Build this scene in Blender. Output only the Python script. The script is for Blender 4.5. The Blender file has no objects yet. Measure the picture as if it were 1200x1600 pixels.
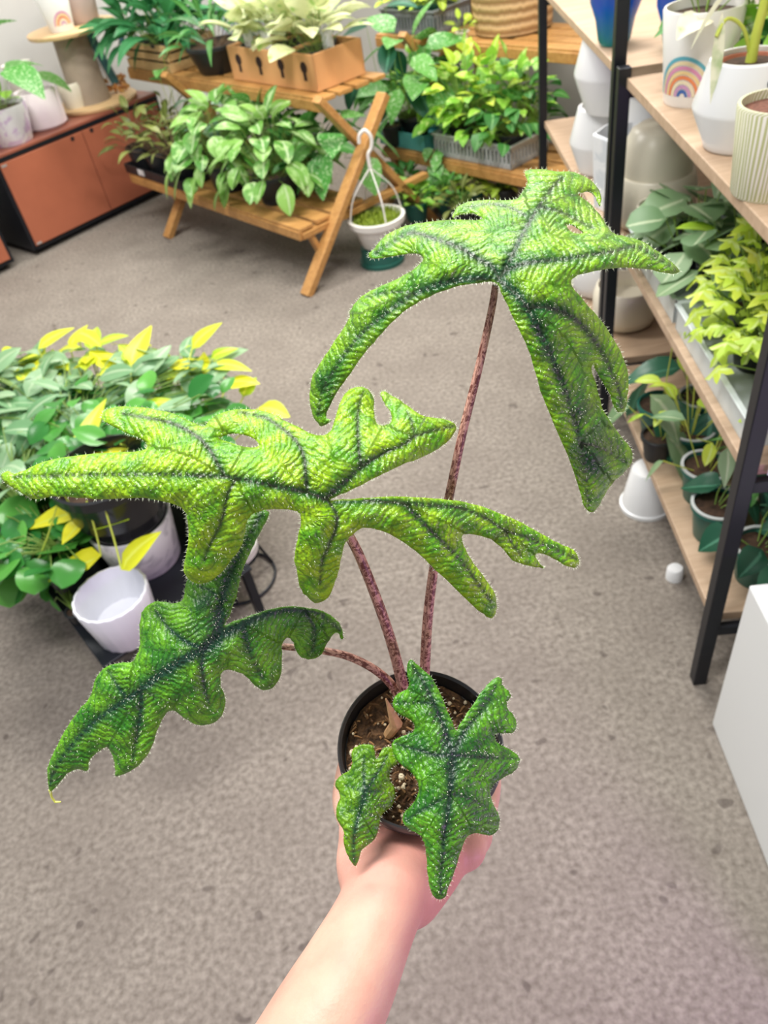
import bpy, math, random
import numpy as np
from mathutils import Vector, Matrix
from mathutils.geometry import delaunay_2d_cdt

# ------------------------------------------------------------------ camera, world, lights, exposure
SC = bpy.context.scene
COL = SC.collection
H = 1.5                                   # height of the hand-held camera above the floor
FPX = 1200.0                              # focal length in pixels of the 1200x1600 frame
_dn = np.array([250.0, -1300.0, -FPX]); _dn /= np.linalg.norm(_dn)
ZC = -_dn
_fw = np.array([0, 0, -1.0]); YC = _fw - _fw.dot(ZC) * ZC; YC /= np.linalg.norm(YC)
XC = np.cross(YC, ZC)
RW = np.array([XC, YC, ZC])               # camera axes to world axes
CW = np.array([0, 0, H])

cam_d = bpy.data.cameras.new('camera')
cam_d.sensor_fit = 'VERTICAL'; cam_d.sensor_height = 32.0; cam_d.sensor_width = 24.0
cam_d.lens = 24.0; cam_d.clip_start = 0.01; cam_d.clip_end = 60
cam_d.dof.use_dof = True; cam_d.dof.focus_distance = 0.43; cam_d.dof.aperture_fstop = 12.0
cam = bpy.data.objects.new('camera', cam_d); COL.objects.link(cam)
m4 = Matrix([list(RW[0]) + [0], list(RW[1]) + [0], list(RW[2]) + [H], [0, 0, 0, 1]])
cam.matrix_world = m4
SC.camera = cam

w = bpy.data.worlds.new('world'); SC.world = w; w.use_nodes = True
w.node_tree.nodes['Background'].inputs[0].default_value = (0.95, 0.97, 1.0, 1)
w.node_tree.nodes['Background'].inputs[1].default_value = 0.4
SC.view_settings.view_transform = 'Standard'; SC.view_settings.look = 'None'
SC.view_settings.gamma = 1.0; SC.view_settings.use_curve_mapping = False
SC.view_settings.exposure = 0.22
SC.cycles.use_denoising = True
SC.cycles.max_bounces = 6; SC.cycles.diffuse_bounces = 3; SC.cycles.glossy_bounces = 2
SC.cycles.transmission_bounces = 4; SC.cycles.transparent_max_bounces = 6

def area_light(name, loc, size, energy, color=(1, 1, 1), target=None):
    l = bpy.data.lights.new(name, 'AREA'); l.shape = 'RECTANGLE'; l.size, l.size_y = size
    l.energy = energy; l.color = color
    o = bpy.data.objects.new(name, l); COL.objects.link(o); o.location = loc
    if target is not None:
        o.rotation_euler = (Vector(target) - Vector(loc)).to_track_quat('-Z', 'Y').to_euler()
    return o
area_light('ceiling_panel_light', (-0.55, 0.5, 2.8), (1.3, 0.35), 46, (1.0, 0.98, 0.95))
area_light('ceiling_panel_light', (0.7, 2.6, 2.8), (1.3, 0.4), 62, (1.0, 0.97, 0.92))
area_light('ceiling_panel_light', (-1.3, 3.0, 2.8), (1.3, 0.4), 52, (1.0, 0.97, 0.92))
area_light('ceiling_panel_light', (0.2, 5.0, 2.8), (1.6, 0.4), 85, (1.0, 0.96, 0.9))
area_light('purple_grow_light', (0.72, -0.45, 0.8), (0.2, 0.2), 5.5, (0.75, 0.3, 1.0), (0.42, 0.32, 0))

# ------------------------------------------------------------------ places
def ray(x, y): return RW @ np.array([x - 600.0, -(y - 800.0), -FPX])
def at(x, y, z=0.0):
    r = ray(x, y); return Vector(CW + r * ((z - H) / r[2]))
def dp(x, y, d): return Vector(CW + ray(x, y) / FPX * d)
def depth_of(p): return float(-(RW.T @ (np.array(p) - CW))[2])
def height_at(x, y, base):
    r = ray(x, y); h = r[:2]; t = (base[0] * h[0] + base[1] * h[1]) / (h @ h); return H + t * r[2]
class Frame:                               # a piece of furniture's own axes on the floor
    def __init__(s, o, u): s.o = Vector((o[0], o[1], 0)); s.u = Vector((u[0], u[1], 0)).normalized(); s.v = Vector((s.u.y, -s.u.x, 0))
    def __call__(s, a, b, h): return s.o + s.u * a + s.v * b + Vector((0, 0, h))
    @property
    def ang(s): return math.atan2(s.u.y, s.u.x)
SH = Frame(at(1090, 1062), (0.115, 0.993))     # shelving on the right: u away, v to the right
CB = Frame((-1.556, 4.172), (0.725, 0.69))     # cabinet: u to the right, -v to the wall
BN = Frame((-0.136, 3.089), (-0.583, 0.812))   # wooden stands: u to the left/away, v to the back right

# ------------------------------------------------------------------ materials
def nt(name):
    m = bpy.data.materials.new(name); m.use_nodes = True
    t = m.node_tree; return m, t, t.nodes['Principled BSDF']
def N(t, kind, **kw):
    n = t.nodes.new(kind)
    for k, v in kw.items():
        if k.startswith('_'): setattr(n, k[1:], v)
        else: n.inputs[k.replace('__', ' ')].default_value = v
    return n
def c4(c): return (c[0], c[1], c[2], 1)
def mixc(t, fac, a, b, mode='MIX'):
    n = t.nodes.new('ShaderNodeMix'); n.data_type = 'RGBA'; n.blend_type = mode
    for sock, v in ((n.inputs['Factor'], fac), (n.inputs[6], a), (n.inputs[7], b)):
        if isinstance(v, (int, float)): sock.default_value = v
        elif isinstance(v, tuple): sock.default_value = c4(v)
        else: t.links.new(v, sock)
    return n.outputs[2]
def maprange(t, v, a, b, c=0.0, d=1.0):
    n = t.nodes.new('ShaderNodeMapRange'); t.links.new(v, n.inputs[0])
    for i, x in enumerate((a, b, c, d)): n.inputs[i + 1].default_value = x
    return n.outputs[0]
def plain(name, col, rough=0.5, metal=0.0, spec=0.5, noise=0.0, nscale=20, bump=0.0, bscale=80, col2=None, trans=0.0, sss=0.0):
    m, t, b = nt(name)
    b.inputs['Roughness'].default_value = rough; b.inputs['Metallic'].default_value = metal
    b.inputs['Specular IOR Level'].default_value = spec
    b.inputs['Base Color'].default_value = c4(col)
    tc = N(t, 'ShaderNodeTexCoord')
    if noise or col2:
        n = N(t, 'ShaderNodeTexNoise', Scale=nscale, Detail=4.0); t.links.new(tc.outputs['Object'], n.inputs['Vector'])
        c2 = col2 or tuple(max(0, x * (1 - noise)) for x in col)
        t.links.new(mixc(t, maprange(t, n.outputs[0], 0.35, 0.65), col, c2), b.inputs['Base Color'])
    if bump:
        n = N(t, 'ShaderNodeTexNoise', Scale=bscale, Detail=5.0); t.links.new(tc.outputs['Object'], n.inputs['Vector'])
        bp = N(t, 'ShaderNodeBump', Strength=bump, Distance=0.004); t.links.new(n.outputs[0], bp.inputs['Height'])
        t.links.new(bp.outputs[0], b.inputs['Normal'])
    if trans: b.inputs['Transmission Weight'].default_value = trans
    if sss:
        b.inputs['Subsurface Weight'].default_value = sss; b.inputs['Subsurface Scale'].default_value = 0.01
    return m
def wood(name, c1, c2, rough=0.5, scale=6.0):
    m, t, b = nt(name); b.inputs['Roughness'].default_value = rough
    tc = N(t, 'ShaderNodeTexCoord'); mp = N(t, 'ShaderNodeMapping'); mp.inputs['Scale'].default_value = (2, 14, 14)
    t.links.new(tc.outputs['Object'], mp.inputs[0])
    n = N(t, 'ShaderNodeTexNoise', Scale=scale, Detail=6.0, Distortion=0.6); t.links.new(mp.outputs[0], n.inputs['Vector'])
    t.links.new(mixc(t, maprange(t, n.outputs[0], 0.3, 0.7), c1, c2), b.inputs['Base Color'])
    return m
def foliage_mat(name, c1, c2, mid=None, blotch=None, bscale=60, bthr=(0.5, 0.6), edge=None, rough=0.42, spec=0.4):
    m, t, b = nt(name); b.inputs['Roughness'].default_value = rough; b.inputs['Specular IOR Level'].default_value = spec
    a = N(t, 'ShaderNodeAttribute', _attribute_name='tint')
    col = mixc(t, a.outputs['Fac'], c1, c2)
    uv = N(t, 'ShaderNodeUVMap'); sx = N(t, 'ShaderNodeSeparateXYZ'); t.links.new(uv.outputs[0], sx.inputs[0])
    sub = N(t, 'ShaderNodeMath', _operation='SUBTRACT'); t.links.new(sx.outputs[0], sub.inputs[0]); sub.inputs[1].default_value = 0.4
    ab = N(t, 'ShaderNodeMath', _operation='ABSOLUTE'); t.links.new(sub.outputs[0], ab.inputs[0])
    if blotch:
        tc = N(t, 'ShaderNodeTexCoord'); n = N(t, 'ShaderNodeTexNoise', Scale=bscale, Detail=3.0)
        t.links.new(tc.outputs['Object'], n.inputs['Vector'])
        col = mixc(t, maprange(t, n.outputs[0], *bthr), col, blotch)
    if edge: col = mixc(t, maprange(t, ab.outputs[0], 0.25, 0.42), col, edge)
    if mid: col = mixc(t, maprange(t, ab.outputs[0], 0.09, 0.02), col, mid)
    t.links.new(col, b.inputs['Base Color'])
    tr = N(t, 'ShaderNodeBsdfTranslucent'); t.links.new(col, tr.inputs['Color'])
    mx = N(t, 'ShaderNodeMixShader', Fac=0.28) if False else t.nodes.new('ShaderNodeMixShader'); mx.inputs[0].default_value = 0.28
    t.links.new(b.outputs[0], mx.inputs[1]); t.links.new(tr.outputs[0], mx.inputs[2])
    t.links.new(mx.outputs[0], t.nodes['Material Output'].inputs['Surface'])
    return m

# ------------------------------------------------------------------ mesh builder
class MB:
    def __init__(s): s.v = []; s.f = []; s.uv = []; s.t = []; s.mi = []
    def add(s, vs, fs, uv=None, tint=0.5, mi=0):
        k = len(s.v); s.v += [tuple(p) for p in vs]
        s.f += [tuple(i + k for i in f) for f in fs]
        s.uv += uv if uv else [(0.5, 0.5)] * len(vs)
        s.t += [tint] * len(vs); s.mi += [mi] * len(fs)
    def box(s, c, size, x=(1, 0, 0), y=None, mi=0, z=(0, 0, 1)):
        x = Vector(x).normalized(); z = Vector(z); y = Vector(y).normalized() if y else z.cross(x).normalized(); z = x.cross(y)
        c = Vector(c); a, b, d = [q / 2 for q in size]
        vs = [c + x * (i * a) + y * (j * b) + z * (k * d) for i in (-1, 1) for j in (-1, 1) for k in (-1, 1)]
        s.add(vs, [(0, 1, 3, 2), (4, 6, 7, 5), (0, 4, 5, 1), (2, 3, 7, 6), (0, 2, 6, 4), (1, 5, 7, 3)], mi=mi)
        return s
    def fbox(s, F, a, b, h, mi=0):         # box in a Frame: a, b, h = (min, max)
        c = F((a[0] + a[1]) / 2, (b[0] + b[1]) / 2, (h[0] + h[1]) / 2)
        return s.box(c, (a[1] - a[0], b[1] - b[0], h[1] - h[0]), F.u, mi=mi)
    def beam(s, p, q, w, d, side=(0, 0, 1)):
        p = Vector(p); q = Vector(q); x = (q - p); L = x.length; x.normalize()
        y = Vector(side).cross(x)
        if y.length < 1e-4: y = Vector((1, 0, 0)).cross(x)
        y.normalize(); return s.box((p + q) / 2, (L, w, d), x, y)
    def lathe(s, prof, o=(0, 0, 0), n=32, axis=None, cap=True, mi=0, ribs=None):
        o = Vector(o); z = Vector(axis).normalized() if axis is not None else Vector((0, 0, 1))
        x = z.orthogonal().normalized(); y = z.cross(x); vs = []; fs = []; uv = []
        for j, (r, h) in enumerate(prof):
            for i in range(n):
                a = 2 * math.pi * i / n; rr = r
                if ribs: rr = r * (1 + ribs[1] * math.cos(ribs[0] * a + ribs[2] * h))
                vs.append(o + x * (rr * math.cos(a)) + y * (rr * math.sin(a)) + z * h); uv.append((i / n, j / max(1, len(prof) - 1)))
        for j in range(len(prof) - 1):
            for i in range(n):
                k = (i + 1) % n; fs.append((j * n + i, j * n + k, j * n + n + k, j * n + n + i))
        if cap:
            fs.append(tuple(range(n))[::-1]); fs.append(tuple(range(len(prof) * n - n, len(prof) * n)))
        s.add(vs, fs, uv=uv, mi=mi); return s
    def tube(s, pts, rad, n=8, tint=0.5, mi=0):
        pts = [Vector(p) for p in pts]; m = len(pts)
        if not isinstance(rad, (list, tuple)): rad = [rad] * m
        vs = []; fs = []; uv = []; ref = None; L = 0
        for i, p in enumerate(pts):
            d = (pts[min(i + 1, m - 1)] - pts[max(i - 1, 0)]).normalized()
            if i: L += (p - pts[i - 1]).length
            if ref is None: ref = d.orthogonal().normalized()
            ref = (ref - d * ref.dot(d)).normalized(); b = d.cross(ref)
            for k in range(n):
                a = 2 * math.pi * k / n; vs.append(p + ref * (rad[i] * math.cos(a)) + b * (rad[i] * math.sin(a))); uv.append((k / n, L))
        for i in range(m - 1):
            for k in range(n):
                q = (k + 1) % n; fs.append((i * n + k, i * n + q, i * n + n + q, i * n + n + k))
        fs.append(tuple(range(n))[::-1]); fs.append(tuple(range(m * n - n, m * n)))
        s.add(vs, fs, uv=uv, tint=tint, mi=mi); return s
    def build(s, name, mats, parent=None, smooth=True, bevel=0.0, sub=0):
        me = bpy.data.meshes.new(name)
        ctr = Vector((0, 0, 0))
        if parent is not None: ctr = parent.location.copy()
        else:
            a = np.array(s.v); ctr = Vector(((a[:, 0].min() + a[:, 0].max()) / 2, (a[:, 1].min() + a[:, 1].max()) / 2, a[:, 2].min()))
        me.from_pydata([(p[0] - ctr.x, p[1] - ctr.y, p[2] - ctr.z) for p in s.v], [], s.f)
        uvl = me.uv_layers.new(name='UVMap')
        idx = np.empty(len(me.loops), dtype=np.int32); me.loops.foreach_get('vertex_index', idx)
        uvl.data.foreach_set('uv', np.array(s.uv, dtype=np.float32)[idx].ravel())
        at_ = me.attributes.new('tint', 'FLOAT', 'POINT'); at_.data.foreach_set('value', np.array(s.t, dtype=np.float32))
        mats = mats if isinstance(mats, (list, tuple)) else [mats]
        for m in mats: me.materials.append(m)
        me.polygons.foreach_set('material_index', s.mi)
        if smooth: me.polygons.foreach_set('use_smooth', [True] * len(me.polygons))
        me.update()
        o = bpy.data.objects.new(name, me); COL.objects.link(o)
        if parent is not None: o.parent = parent
        else: o.location = ctr
        if bevel:
            bv = o.modifiers.new('bevel', 'BEVEL'); bv.width = bevel; bv.segments = 2; bv.limit_method = 'ANGLE'
            bv.harden_normals = False
        if smooth and not sub:
            try: me.set_sharp_from_angle(angle=math.radians(40))
            except Exception: pass
        if sub:
            sb = o.modifiers.new('subdivision', 'SUBSURF'); sb.levels = sb.render_levels = sub
        return o
def tag(o, label, cat, group=None, kind=None):
    if label: o['label'] = label
    if cat: o['category'] = cat
    if group: o['group'] = group
    if kind: o['kind'] = kind
    return o
def thing(name, label, cat, loc, group=None):
    o = bpy.data.objects.new(name, None); COL.objects.link(o); o.location = loc; o.empty_display_size = 0.05
    return tag(o, label, cat, group)
def copy_tree(o, loc, label, rotz=0.0, scale=1.0):
    c = o.copy(); COL.objects.link(c); c.location = loc; c.rotation_euler.z = rotz; c.scale = (scale,) * 3; c['label'] = label
    for ch in list(o.children):
        d = ch.copy(); COL.objects.link(d); d.parent = c
        for g in list(ch.children):
            e = g.copy(); COL.objects.link(e); e.parent = d
    return c
def struct(name, mb, m, **k):
    o = mb.build(name, m, **k); o['kind'] = 'structure'; return o
# ------------------------------------------------------------------ room
mfl, tf_, bf_ = nt('carpet'); bf_.inputs['Roughness'].default_value = 0.95; bf_.inputs['Specular IOR Level'].default_value = 0.15
tc_ = N(tf_, 'ShaderNodeTexCoord')
na = N(tf_, 'ShaderNodeTexNoise', Scale=80.0, Detail=4.0); nb = N(tf_, 'ShaderNodeTexNoise', Scale=7.0, Detail=4.0); nc = N(tf_, 'ShaderNodeTexNoise', Scale=26.0, Detail=1.0)
for q in (na, nb, nc): tf_.links.new(tc_.outputs['Object'], q.inputs['Vector'])
cc = mixc(tf_, maprange(tf_, na.outputs[0], 0.3, 0.7), (0.165, 0.142, 0.12), (0.32, 0.285, 0.247))
cc = mixc(tf_, maprange(tf_, nb.outputs[0], 0.35, 0.7, 0, 0.45), cc, (0.17, 0.145, 0.125))
cc = mixc(tf_, maprange(tf_, nc.outputs[0], 0.71, 0.76, 0, 0.55), cc, (0.07, 0.055, 0.05))
tf_.links.new(cc, bf_.inputs['Base Color'])
bpf = N(tf_, 'ShaderNodeBump', Strength=0.5, Distance=0.004); tf_.links.new(na.outputs[0], bpf.inputs['Height']); tf_.links.new(bpf.outputs[0], bf_.inputs['Normal'])
struct('floor', MB().box((0, 3.2, -0.05), (9, 12, 0.1)), mfl, smooth=False)
wallm = plain('painted wall', (0.5, 0.5, 0.48), rough=0.8, noise=0.06, nscale=3)
struct('wall_left', MB().fbox(CB, (-3.0, 2.1), (-0.72, -0.62), (0, 2.6)), wallm, smooth=False)
struct('wall_back', MB().fbox(BN, (-2.6, 2.75), (1.78, 1.88), (0, 2.6)), plain('back wall', (0.44, 0.43, 0.4), rough=0.8, noise=0.08, nscale=3), smooth=False)
struct('wall_right', MB().fbox(SH, (-2.2, 3.6), (0.46, 0.54), (0, 2.6)), plain('right wall', (0.62, 0.56, 0.48), rough=0.8, noise=0.06, nscale=3), smooth=False)

# ------------------------------------------------------------------ plant building blocks
GREENPOT = plain('green plastic pot', (0.012, 0.10, 0.075), rough=0.4)
BLACKPOT = plain('black plastic', (0.015, 0.017, 0.02), rough=0.45)
SOIL = plain('dark soil', (0.075, 0.04, 0.022), rough=0.95, noise=0.6, nscale=90, bump=0.6, bscale=120)
WHITE = plain('white glaze', (0.78, 0.79, 0.8), rough=0.25)
CREAM = plain('cream glaze', (0.74, 0.69, 0.56), rough=0.35)
STEM = plain('green stem', (0.2, 0.32, 0.06), rough=0.5)
YSTEM = plain('yellow green stem', (0.5, 0.58, 0.08), rough=0.5)
BSTEM = plain('brown stem', (0.16, 0.1, 0.05), rough=0.6)
def heart(t): return (math.sin(math.pi * min(1, t * 1.02) ** 0.62) ** 0.8) if t < 1 else 0
def oval(t): return math.sin(math.pi * t ** 0.85) ** 0.75 if 0 < t < 1 else 0
def lance(t): return math.sin(math.pi * t ** 0.7) ** 1.1 if 0 < t < 1 else 0
def round_(t): return math.sin(math.pi * t) ** 0.5 if 0 < t < 1 else 0
def leaf(mb, base, d, L, W, shape, droop, tint, rnd, fold=0.18, n=6, roll=0.0):
    d = Vector(d).normalized(); p = Vector(base); vs = []; uv = []; up = Vector((0, 0, 1))
    for i in range(n + 1):
        t = i / n; wd = max(0.02, shape(t)) * W / 2 if 0 < i < n else W * 0.02
        s = d.cross(up)
        if s.length < 0.05: s = Vector((math.cos(roll * 9), math.sin(roll * 9), 0))
        s.normalize(); nrm = s.cross(d).normalized(); s = (s * math.cos(roll) + nrm * math.sin(roll)); nrm = s.cross(d).normalized()
        e = wd * fold
        vs += [p - s * wd + nrm * e, p - s * wd * 0.5 + nrm * e * 0.8, p, p + s * wd * 0.5 + nrm * e * 0.8, p + s * wd + nrm * e]; uv += [(0, t), (0.25, t), (0.5, t), (0.75, t), (1, t)]
        p = p + d * (L / n); d = (d + Vector((0, 0, -droop / n))).normalized()
    fs = [(i * 5 + k, i * 5 + k + 1, i * 5 + 6 + k, i * 5 + 5 + k) for i in range(n) for k in range(4)]
    mb.add(vs, fs, uv=uv, tint=tint)
def ivy_leaf(mb, base, d, L, W, shape, droop, tint, rnd, fold=0.18, n=6, roll=0.0):
    d = Vector(d).normalized(); s = d.cross(Vector((0, 0, 1)))
    if s.length < 0.05: s = Vector((1, 0, 0))
    s.normalize(); nr = s.cross(d).normalized(); c = Vector(base) + d * (L * 0.35); vs = [c]; uv = [(0.5, 0.5)]; K = 20
    for i in range(K):
        a = 2 * math.pi * i / K; r = 0.42 + 0.15 * math.cos(5 * a) + 0.03 * rnd.uniform(-1, 1)
        if abs(a - math.pi) < 0.2: r = 0.22
        x = r * math.cos(a) * L * 1.1; y = r * math.sin(a) * W * 1.1
        vs.append(c + d * x + s * y - nr * (abs(x) + abs(y)) * 0.25 * (1 + droop) + nr * rnd.uniform(-.04, .04) * L); uv.append((0.5 + 0.5 * math.sin(a), 0.5 + 0.5 * math.cos(a)))
    mb.add(vs, [(0, 1 + i, 1 + (i + 1) % K) for i in range(K)], uv=uv, tint=tint)
def foliage(parent, origin, soil_h, R, Hh, n, L, W, shape, mat, stem=None, rnd=None, droop=0.6, elev=(75, 5), leaffn=leaf, hang=0.0, sx=1.0, sy=1.0, ang=0.0, low=0.35, stem_r=0.0014, fold=0.18, offset=(0, 0)):
    rnd = rnd or random.Random(1); lb = MB(); sb = MB(); o = Vector(origin); ca, sa = math.cos(ang), math.sin(ang)
    for i in range(n):
        q = math.sqrt((i + 0.5) / n); a = i * 2.39996 + rnd.uniform(-0.3, 0.3); r = q * R
        x = r * math.cos(a) * sx; y = r * math.sin(a) * sy; X = x * ca - y * sa; Y = x * sa + y * ca
        z = Hh * (1 - (0.75 + hang) * q * q) * rnd.uniform(low, 1.0) if hang == 0 else Hh * (1 - (1 + hang) * q * q * rnd.uniform(0.5, 1))
        pb = o + Vector((X + offset[0] * (z / max(Hh, .01)), Y + offset[1] * (z / max(Hh, .01)), soil_h + z))
        el = math.radians(elev[0] + (elev[1] - elev[0]) * q + rnd.uniform(-15, 15)); az = math.atan2(Y, X) + rnd.uniform(-0.7, 0.7)
        d = Vector((math.cos(az) * math.cos(el), math.sin(az) * math.cos(el), math.sin(el)))
        s_ = rnd.uniform(0.7, 1.15)
        leaffn(lb, pb, d, L * s_, W * s_, shape, droop * rnd.uniform(0.6, 1.4), rnd.random(), rnd, roll=rnd.uniform(-0.5, 0.5), fold=fold)
        if stem:
            root = o + Vector((X * 0.25, Y * 0.25, soil_h)); md = (root + pb) / 2 + Vector((X * 0.1, Y * 0.1, 0.12 * max(z, 0)))
            sb.tube([root, md, pb], stem_r, 4)
    f = lb.build('foliage', mat, parent)
    if stem: sb.build('stems', stem, parent)
    return f
def pot_round(parent, o, r0, r1, h, mat, rim=0.003, ribs=None, soil=True, name='pot', soilmat=None, n=40, lip=True):
    t = max(0.0025, r1 * 0.05)
    prof = [(0.0, 0.0), (r0 * 0.96, 0.0), (r0, h * 0.03), (r1 if not lip else r1 - 0.002, h * 0.86)]
    if lip: prof += [(r1 + rim, h * 0.87), (r1 + rim, h * 0.985)]
    prof += [(r1 + (rim if lip else 0) - 0.001, h), (r1 - t, h), (r1 - t * 1.3, h * 0.86), (r0 * 0.9, h * 0.3), (0.0, h * 0.3)]
    m = MB(); m.lathe(prof, o, n, cap=False, ribs=ribs); b = m.build(name, mat, parent)
    if soil:
        s = MB(); s.lathe([(0.0, h * 0.9), (r1 * 0.5, h * 0.905), (r1 - t, h * 0.88), (r1 - t, h * 0.8), (0.0, h * 0.8)], o, 24, cap=False); s.build('soil', soilmat or SOIL, parent)
    return b
def px(n, p): return n * depth_of(p) / FPX          # a width in pixels as metres at a place

# ------------------------------------------------------------------ white plinth at the lower right
plm = plain('white laminate', (0.80, 0.82, 0.82), rough=0.35)
pc_ = at(1112, 1130); FP = Frame(pc_, (0.1, 0.995))
tag(MB().fbox(FP, (-0.62, 0), (0.0, 0.40), (0, 0.437)).build('display_plinth', plm, smooth=False, bevel=0.004), 'plain white boxy plinth on the carpet at the lower right', 'plinth')

# ------------------------------------------------------------------ metal shelving on the right
BLK = plain('black steel', (0.012, 0.014, 0.02), rough=0.4, metal=0.3)
PLY = wood('pale shelf board', (0.54, 0.39, 0.27), (0.42, 0.29, 0.19), rough=0.5, scale=4)
def shelving(name, label, a0, a1, top, posts, heights, depth=0.40, holes=False):
    t = thing(name, label, 'shelving', SH(a0, 0, 0))
    for h in heights: MB().fbox(SH, (a0 + 0.012, a1 - 0.012), (0.004, depth), (h - 0.022, h)).build('shelf_board', PLY, t, smooth=False, bevel=0.002)
    for a, b, hh in posts: MB().fbox(SH, (a - 0.014, a + 0.014), (b - 0.014, b + 0.014), (0, hh)).build('post', BLK, t, smooth=False, bevel=0.002)
    for a in (a0, a1):
        for h in heights: MB().fbox(SH, (a - 0.008, a + 0.008), (0.015, depth - 0.015), (h - 0.045, h - 0.022)).build('cross_bar', BLK, t, smooth=False)
    return t
HT, HM, HL = 0.975, 0.60, 0.21
sh1 = shelving('metal_shelving', 'low black-framed three-board shelving unit beside the white plinth, waist high', 0.0, 0.95, 1.0, [(0.0, 0, 0.995), (0.95, 0, 0.995), (0.0, 0.40, 0.995), (0.95, 0.40, 0.995)], (HT, HM, HL))
sh2 = shelving('metal_shelving', 'tall black-framed shelving unit behind the low one, holding stacked white pots', 1.0, 2.06, 1.9, [(1.0, 0, 1.75), (2.06, 0, 1.75), (1.0, 0.40, 1.75), (2.06, 0.40, 1.75)], (0.975, 0.57, 0.19))

# ------------------------------------------------------------------ terracotta cabinets
TER = plain('terracotta laminate', (0.41, 0.125, 0.065), rough=0.45, noise=0.12, nscale=5)
TERT = plain('terracotta top', (0.30, 0.095, 0.06), rough=0.35)
HOLE = plain('dark recess', (0.03, 0.012, 0.01), rough=0.9)
GREY = plain('grey metal', (0.45, 0.45, 0.44), rough=0.4, metal=0.4)
def cabinet(label, s0, s1, w0, doors, niche=None):
    c = thing('cabinet', label, 'cabinet', CB((s0 + s1) / 2, w0 - 0.2, 0))
    b = MB(); b.fbox(CB, (s0, s1), (w0 - 0.44, w0 - 0.004), (0.045, 0.475)); b.build('body', TER, c, smooth=False)
    MB().fbox(CB, (s0 - 0.005, s1 + 0.005), (w0 - 0.45, w0 + 0.012), (0.492, 0.508)).build('top', TERT, c, smooth=False, bevel=0.003)
    e = MB(); e.fbox(CB, (s0 - 0.004, s1 + 0.004), (w0 - 0.44, w0 + 0.010), (0.474, 0.492)); e.fbox(CB, (s0 - 0.006, s0 + 0.012), (w0 - 0.43, w0 + 0.004), (0.03, 0.475)); e.fbox(CB, (s1 - 0.012, s1 + 0.006), (w0 - 0.43, w0 + 0.004), (0.03, 0.475)); e.fbox(CB, (s0, s1), (w0 - 0.43, w0 + 0.004), (0.03, 0.045))
    e.build('frame', BLK, c, smooth=False)
    bs_ = MB(); bs_.fbox(CB, (s0 + 0.04, s1 - 0.04), (w0 - 0.40, w0 - 0.04), (0, 0.03)); bs_.build('base', BLK, c, smooth=False)
    for d0, d1, hs in doors:
        d = MB().fbox(CB, (d0, d1), (w0 - 0.002, w0 + 0.014), (0.052, 0.468)).build('door', TER, c, smooth=False, bevel=0.002)
        if hs is not None:
            m = MB(); m.lathe([(0, 0.0), (0.011, 0.0), (0.012, 0.0015), (0, 0.0016)], CB(hs, w0 + 0.0135, 0.452 if hs < .5 else .455), 20, CB.v, cap=False); q = m.build('finger_hole', HOLE, c); q.parent = d
        for hh in (0.06, 0.455):
            ss = d0 + 0.02 if hs is None or hs < 0.5 else d1 - 0.02
            m = MB().fbox(CB, (ss - 0.014, ss + 0.014), (w0 + 0.0135, w0 + 0.016), (hh - 0.004, hh + 0.006)); q = m.build('hinge_plate', GREY, c, smooth=False); q.parent = d
    return c
cabinet('terracotta two-door cabinet with finger holes, below the white mug', 0.0, 1.02, 0.0, [(0.012, 0.502, 0.437), (0.506, 1.008, 0.56)])
cabinet('second terracotta cabinet, cut off at the left edge of the photo', -1.1, -0.135, 0.0, [(-0.62, -0.147, None)])

# ------------------------------------------------------------------ the plant held in the hand
def cr(pts, sub=3, closed=True):           # Catmull-Rom through the points
    P = [np.array(p, float) for p in pts]; n = len(P); out = []
    for i in range(n if closed else n - 1):
        g = (lambda k: P[k % n]) if closed else (lambda k: P[max(0, min(n - 1, k))])
        a, b, c, d = g(i - 1), g(i), g(i + 1), g(i + 2)
        for j in range(sub):
            t = j / sub
            out.append(0.5 * ((2 * b) + (c - a) * t + (2 * a - 5 * b + 4 * c - d) * t * t + (3 * b - a - 3 * c + d) * t ** 3))
    if not closed: out.append(P[-1])
    return np.array(out)
def seg_dist(P, A, B):                     # distances from P (n,2) to segments A-B (m,2), with the position along
    d = B - A; L2 = (d * d).sum(1) + 1e-9
    t = np.clip(((P[:, None, :] - A[None]) * d[None]).sum(2) / L2[None], 0, 1)
    q = A[None] + t[..., None] * d[None]
    return np.sqrt(((P[:, None, :] - q) ** 2).sum(2)), t
def inside(P, poly):
    x, y = P[:, 0], P[:, 1]; r = np.zeros(len(P), bool); n = len(poly)
    for i in range(n):
        x1, y1 = poly[i]; x2, y2 = poly[(i + 1) % n]
        c = ((y1 > y) != (y2 > y)) & (x < (x2 - x1) * (y - y1) / (y2 - y1 + 1e-12) + x1); r ^= c
    return r
def tps(ctrl):
    X = np.array([(a / 100, b / 100) for a, b, _ in ctrl]); z = np.array([c for _, _, c in ctrl]); n = len(X)
    U = lambda r: np.where(r > 1e-9, r * r * np.log(r + 1e-12), 0)
    K = U(np.linalg.norm(X[:, None] - X[None], axis=2)) + np.eye(n) * 0.02; P = np.c_[np.ones(n), X]
    M = np.block([[K, P], [P.T, np.zeros((3, 3))]]); s = np.linalg.solve(M, np.r_[z, 0, 0, 0])
    def f(Q):
        Q = np.asarray(Q) / 100; return U(np.linalg.norm(Q[:, None] - X[None], axis=2)) @ s[:n] + np.c_[np.ones(len(Q)), Q] @ s[n:]
    return f
def scl(pts, ox, oy, s): return [(ox + x / s, oy + y / s) for x, y in pts]
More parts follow.
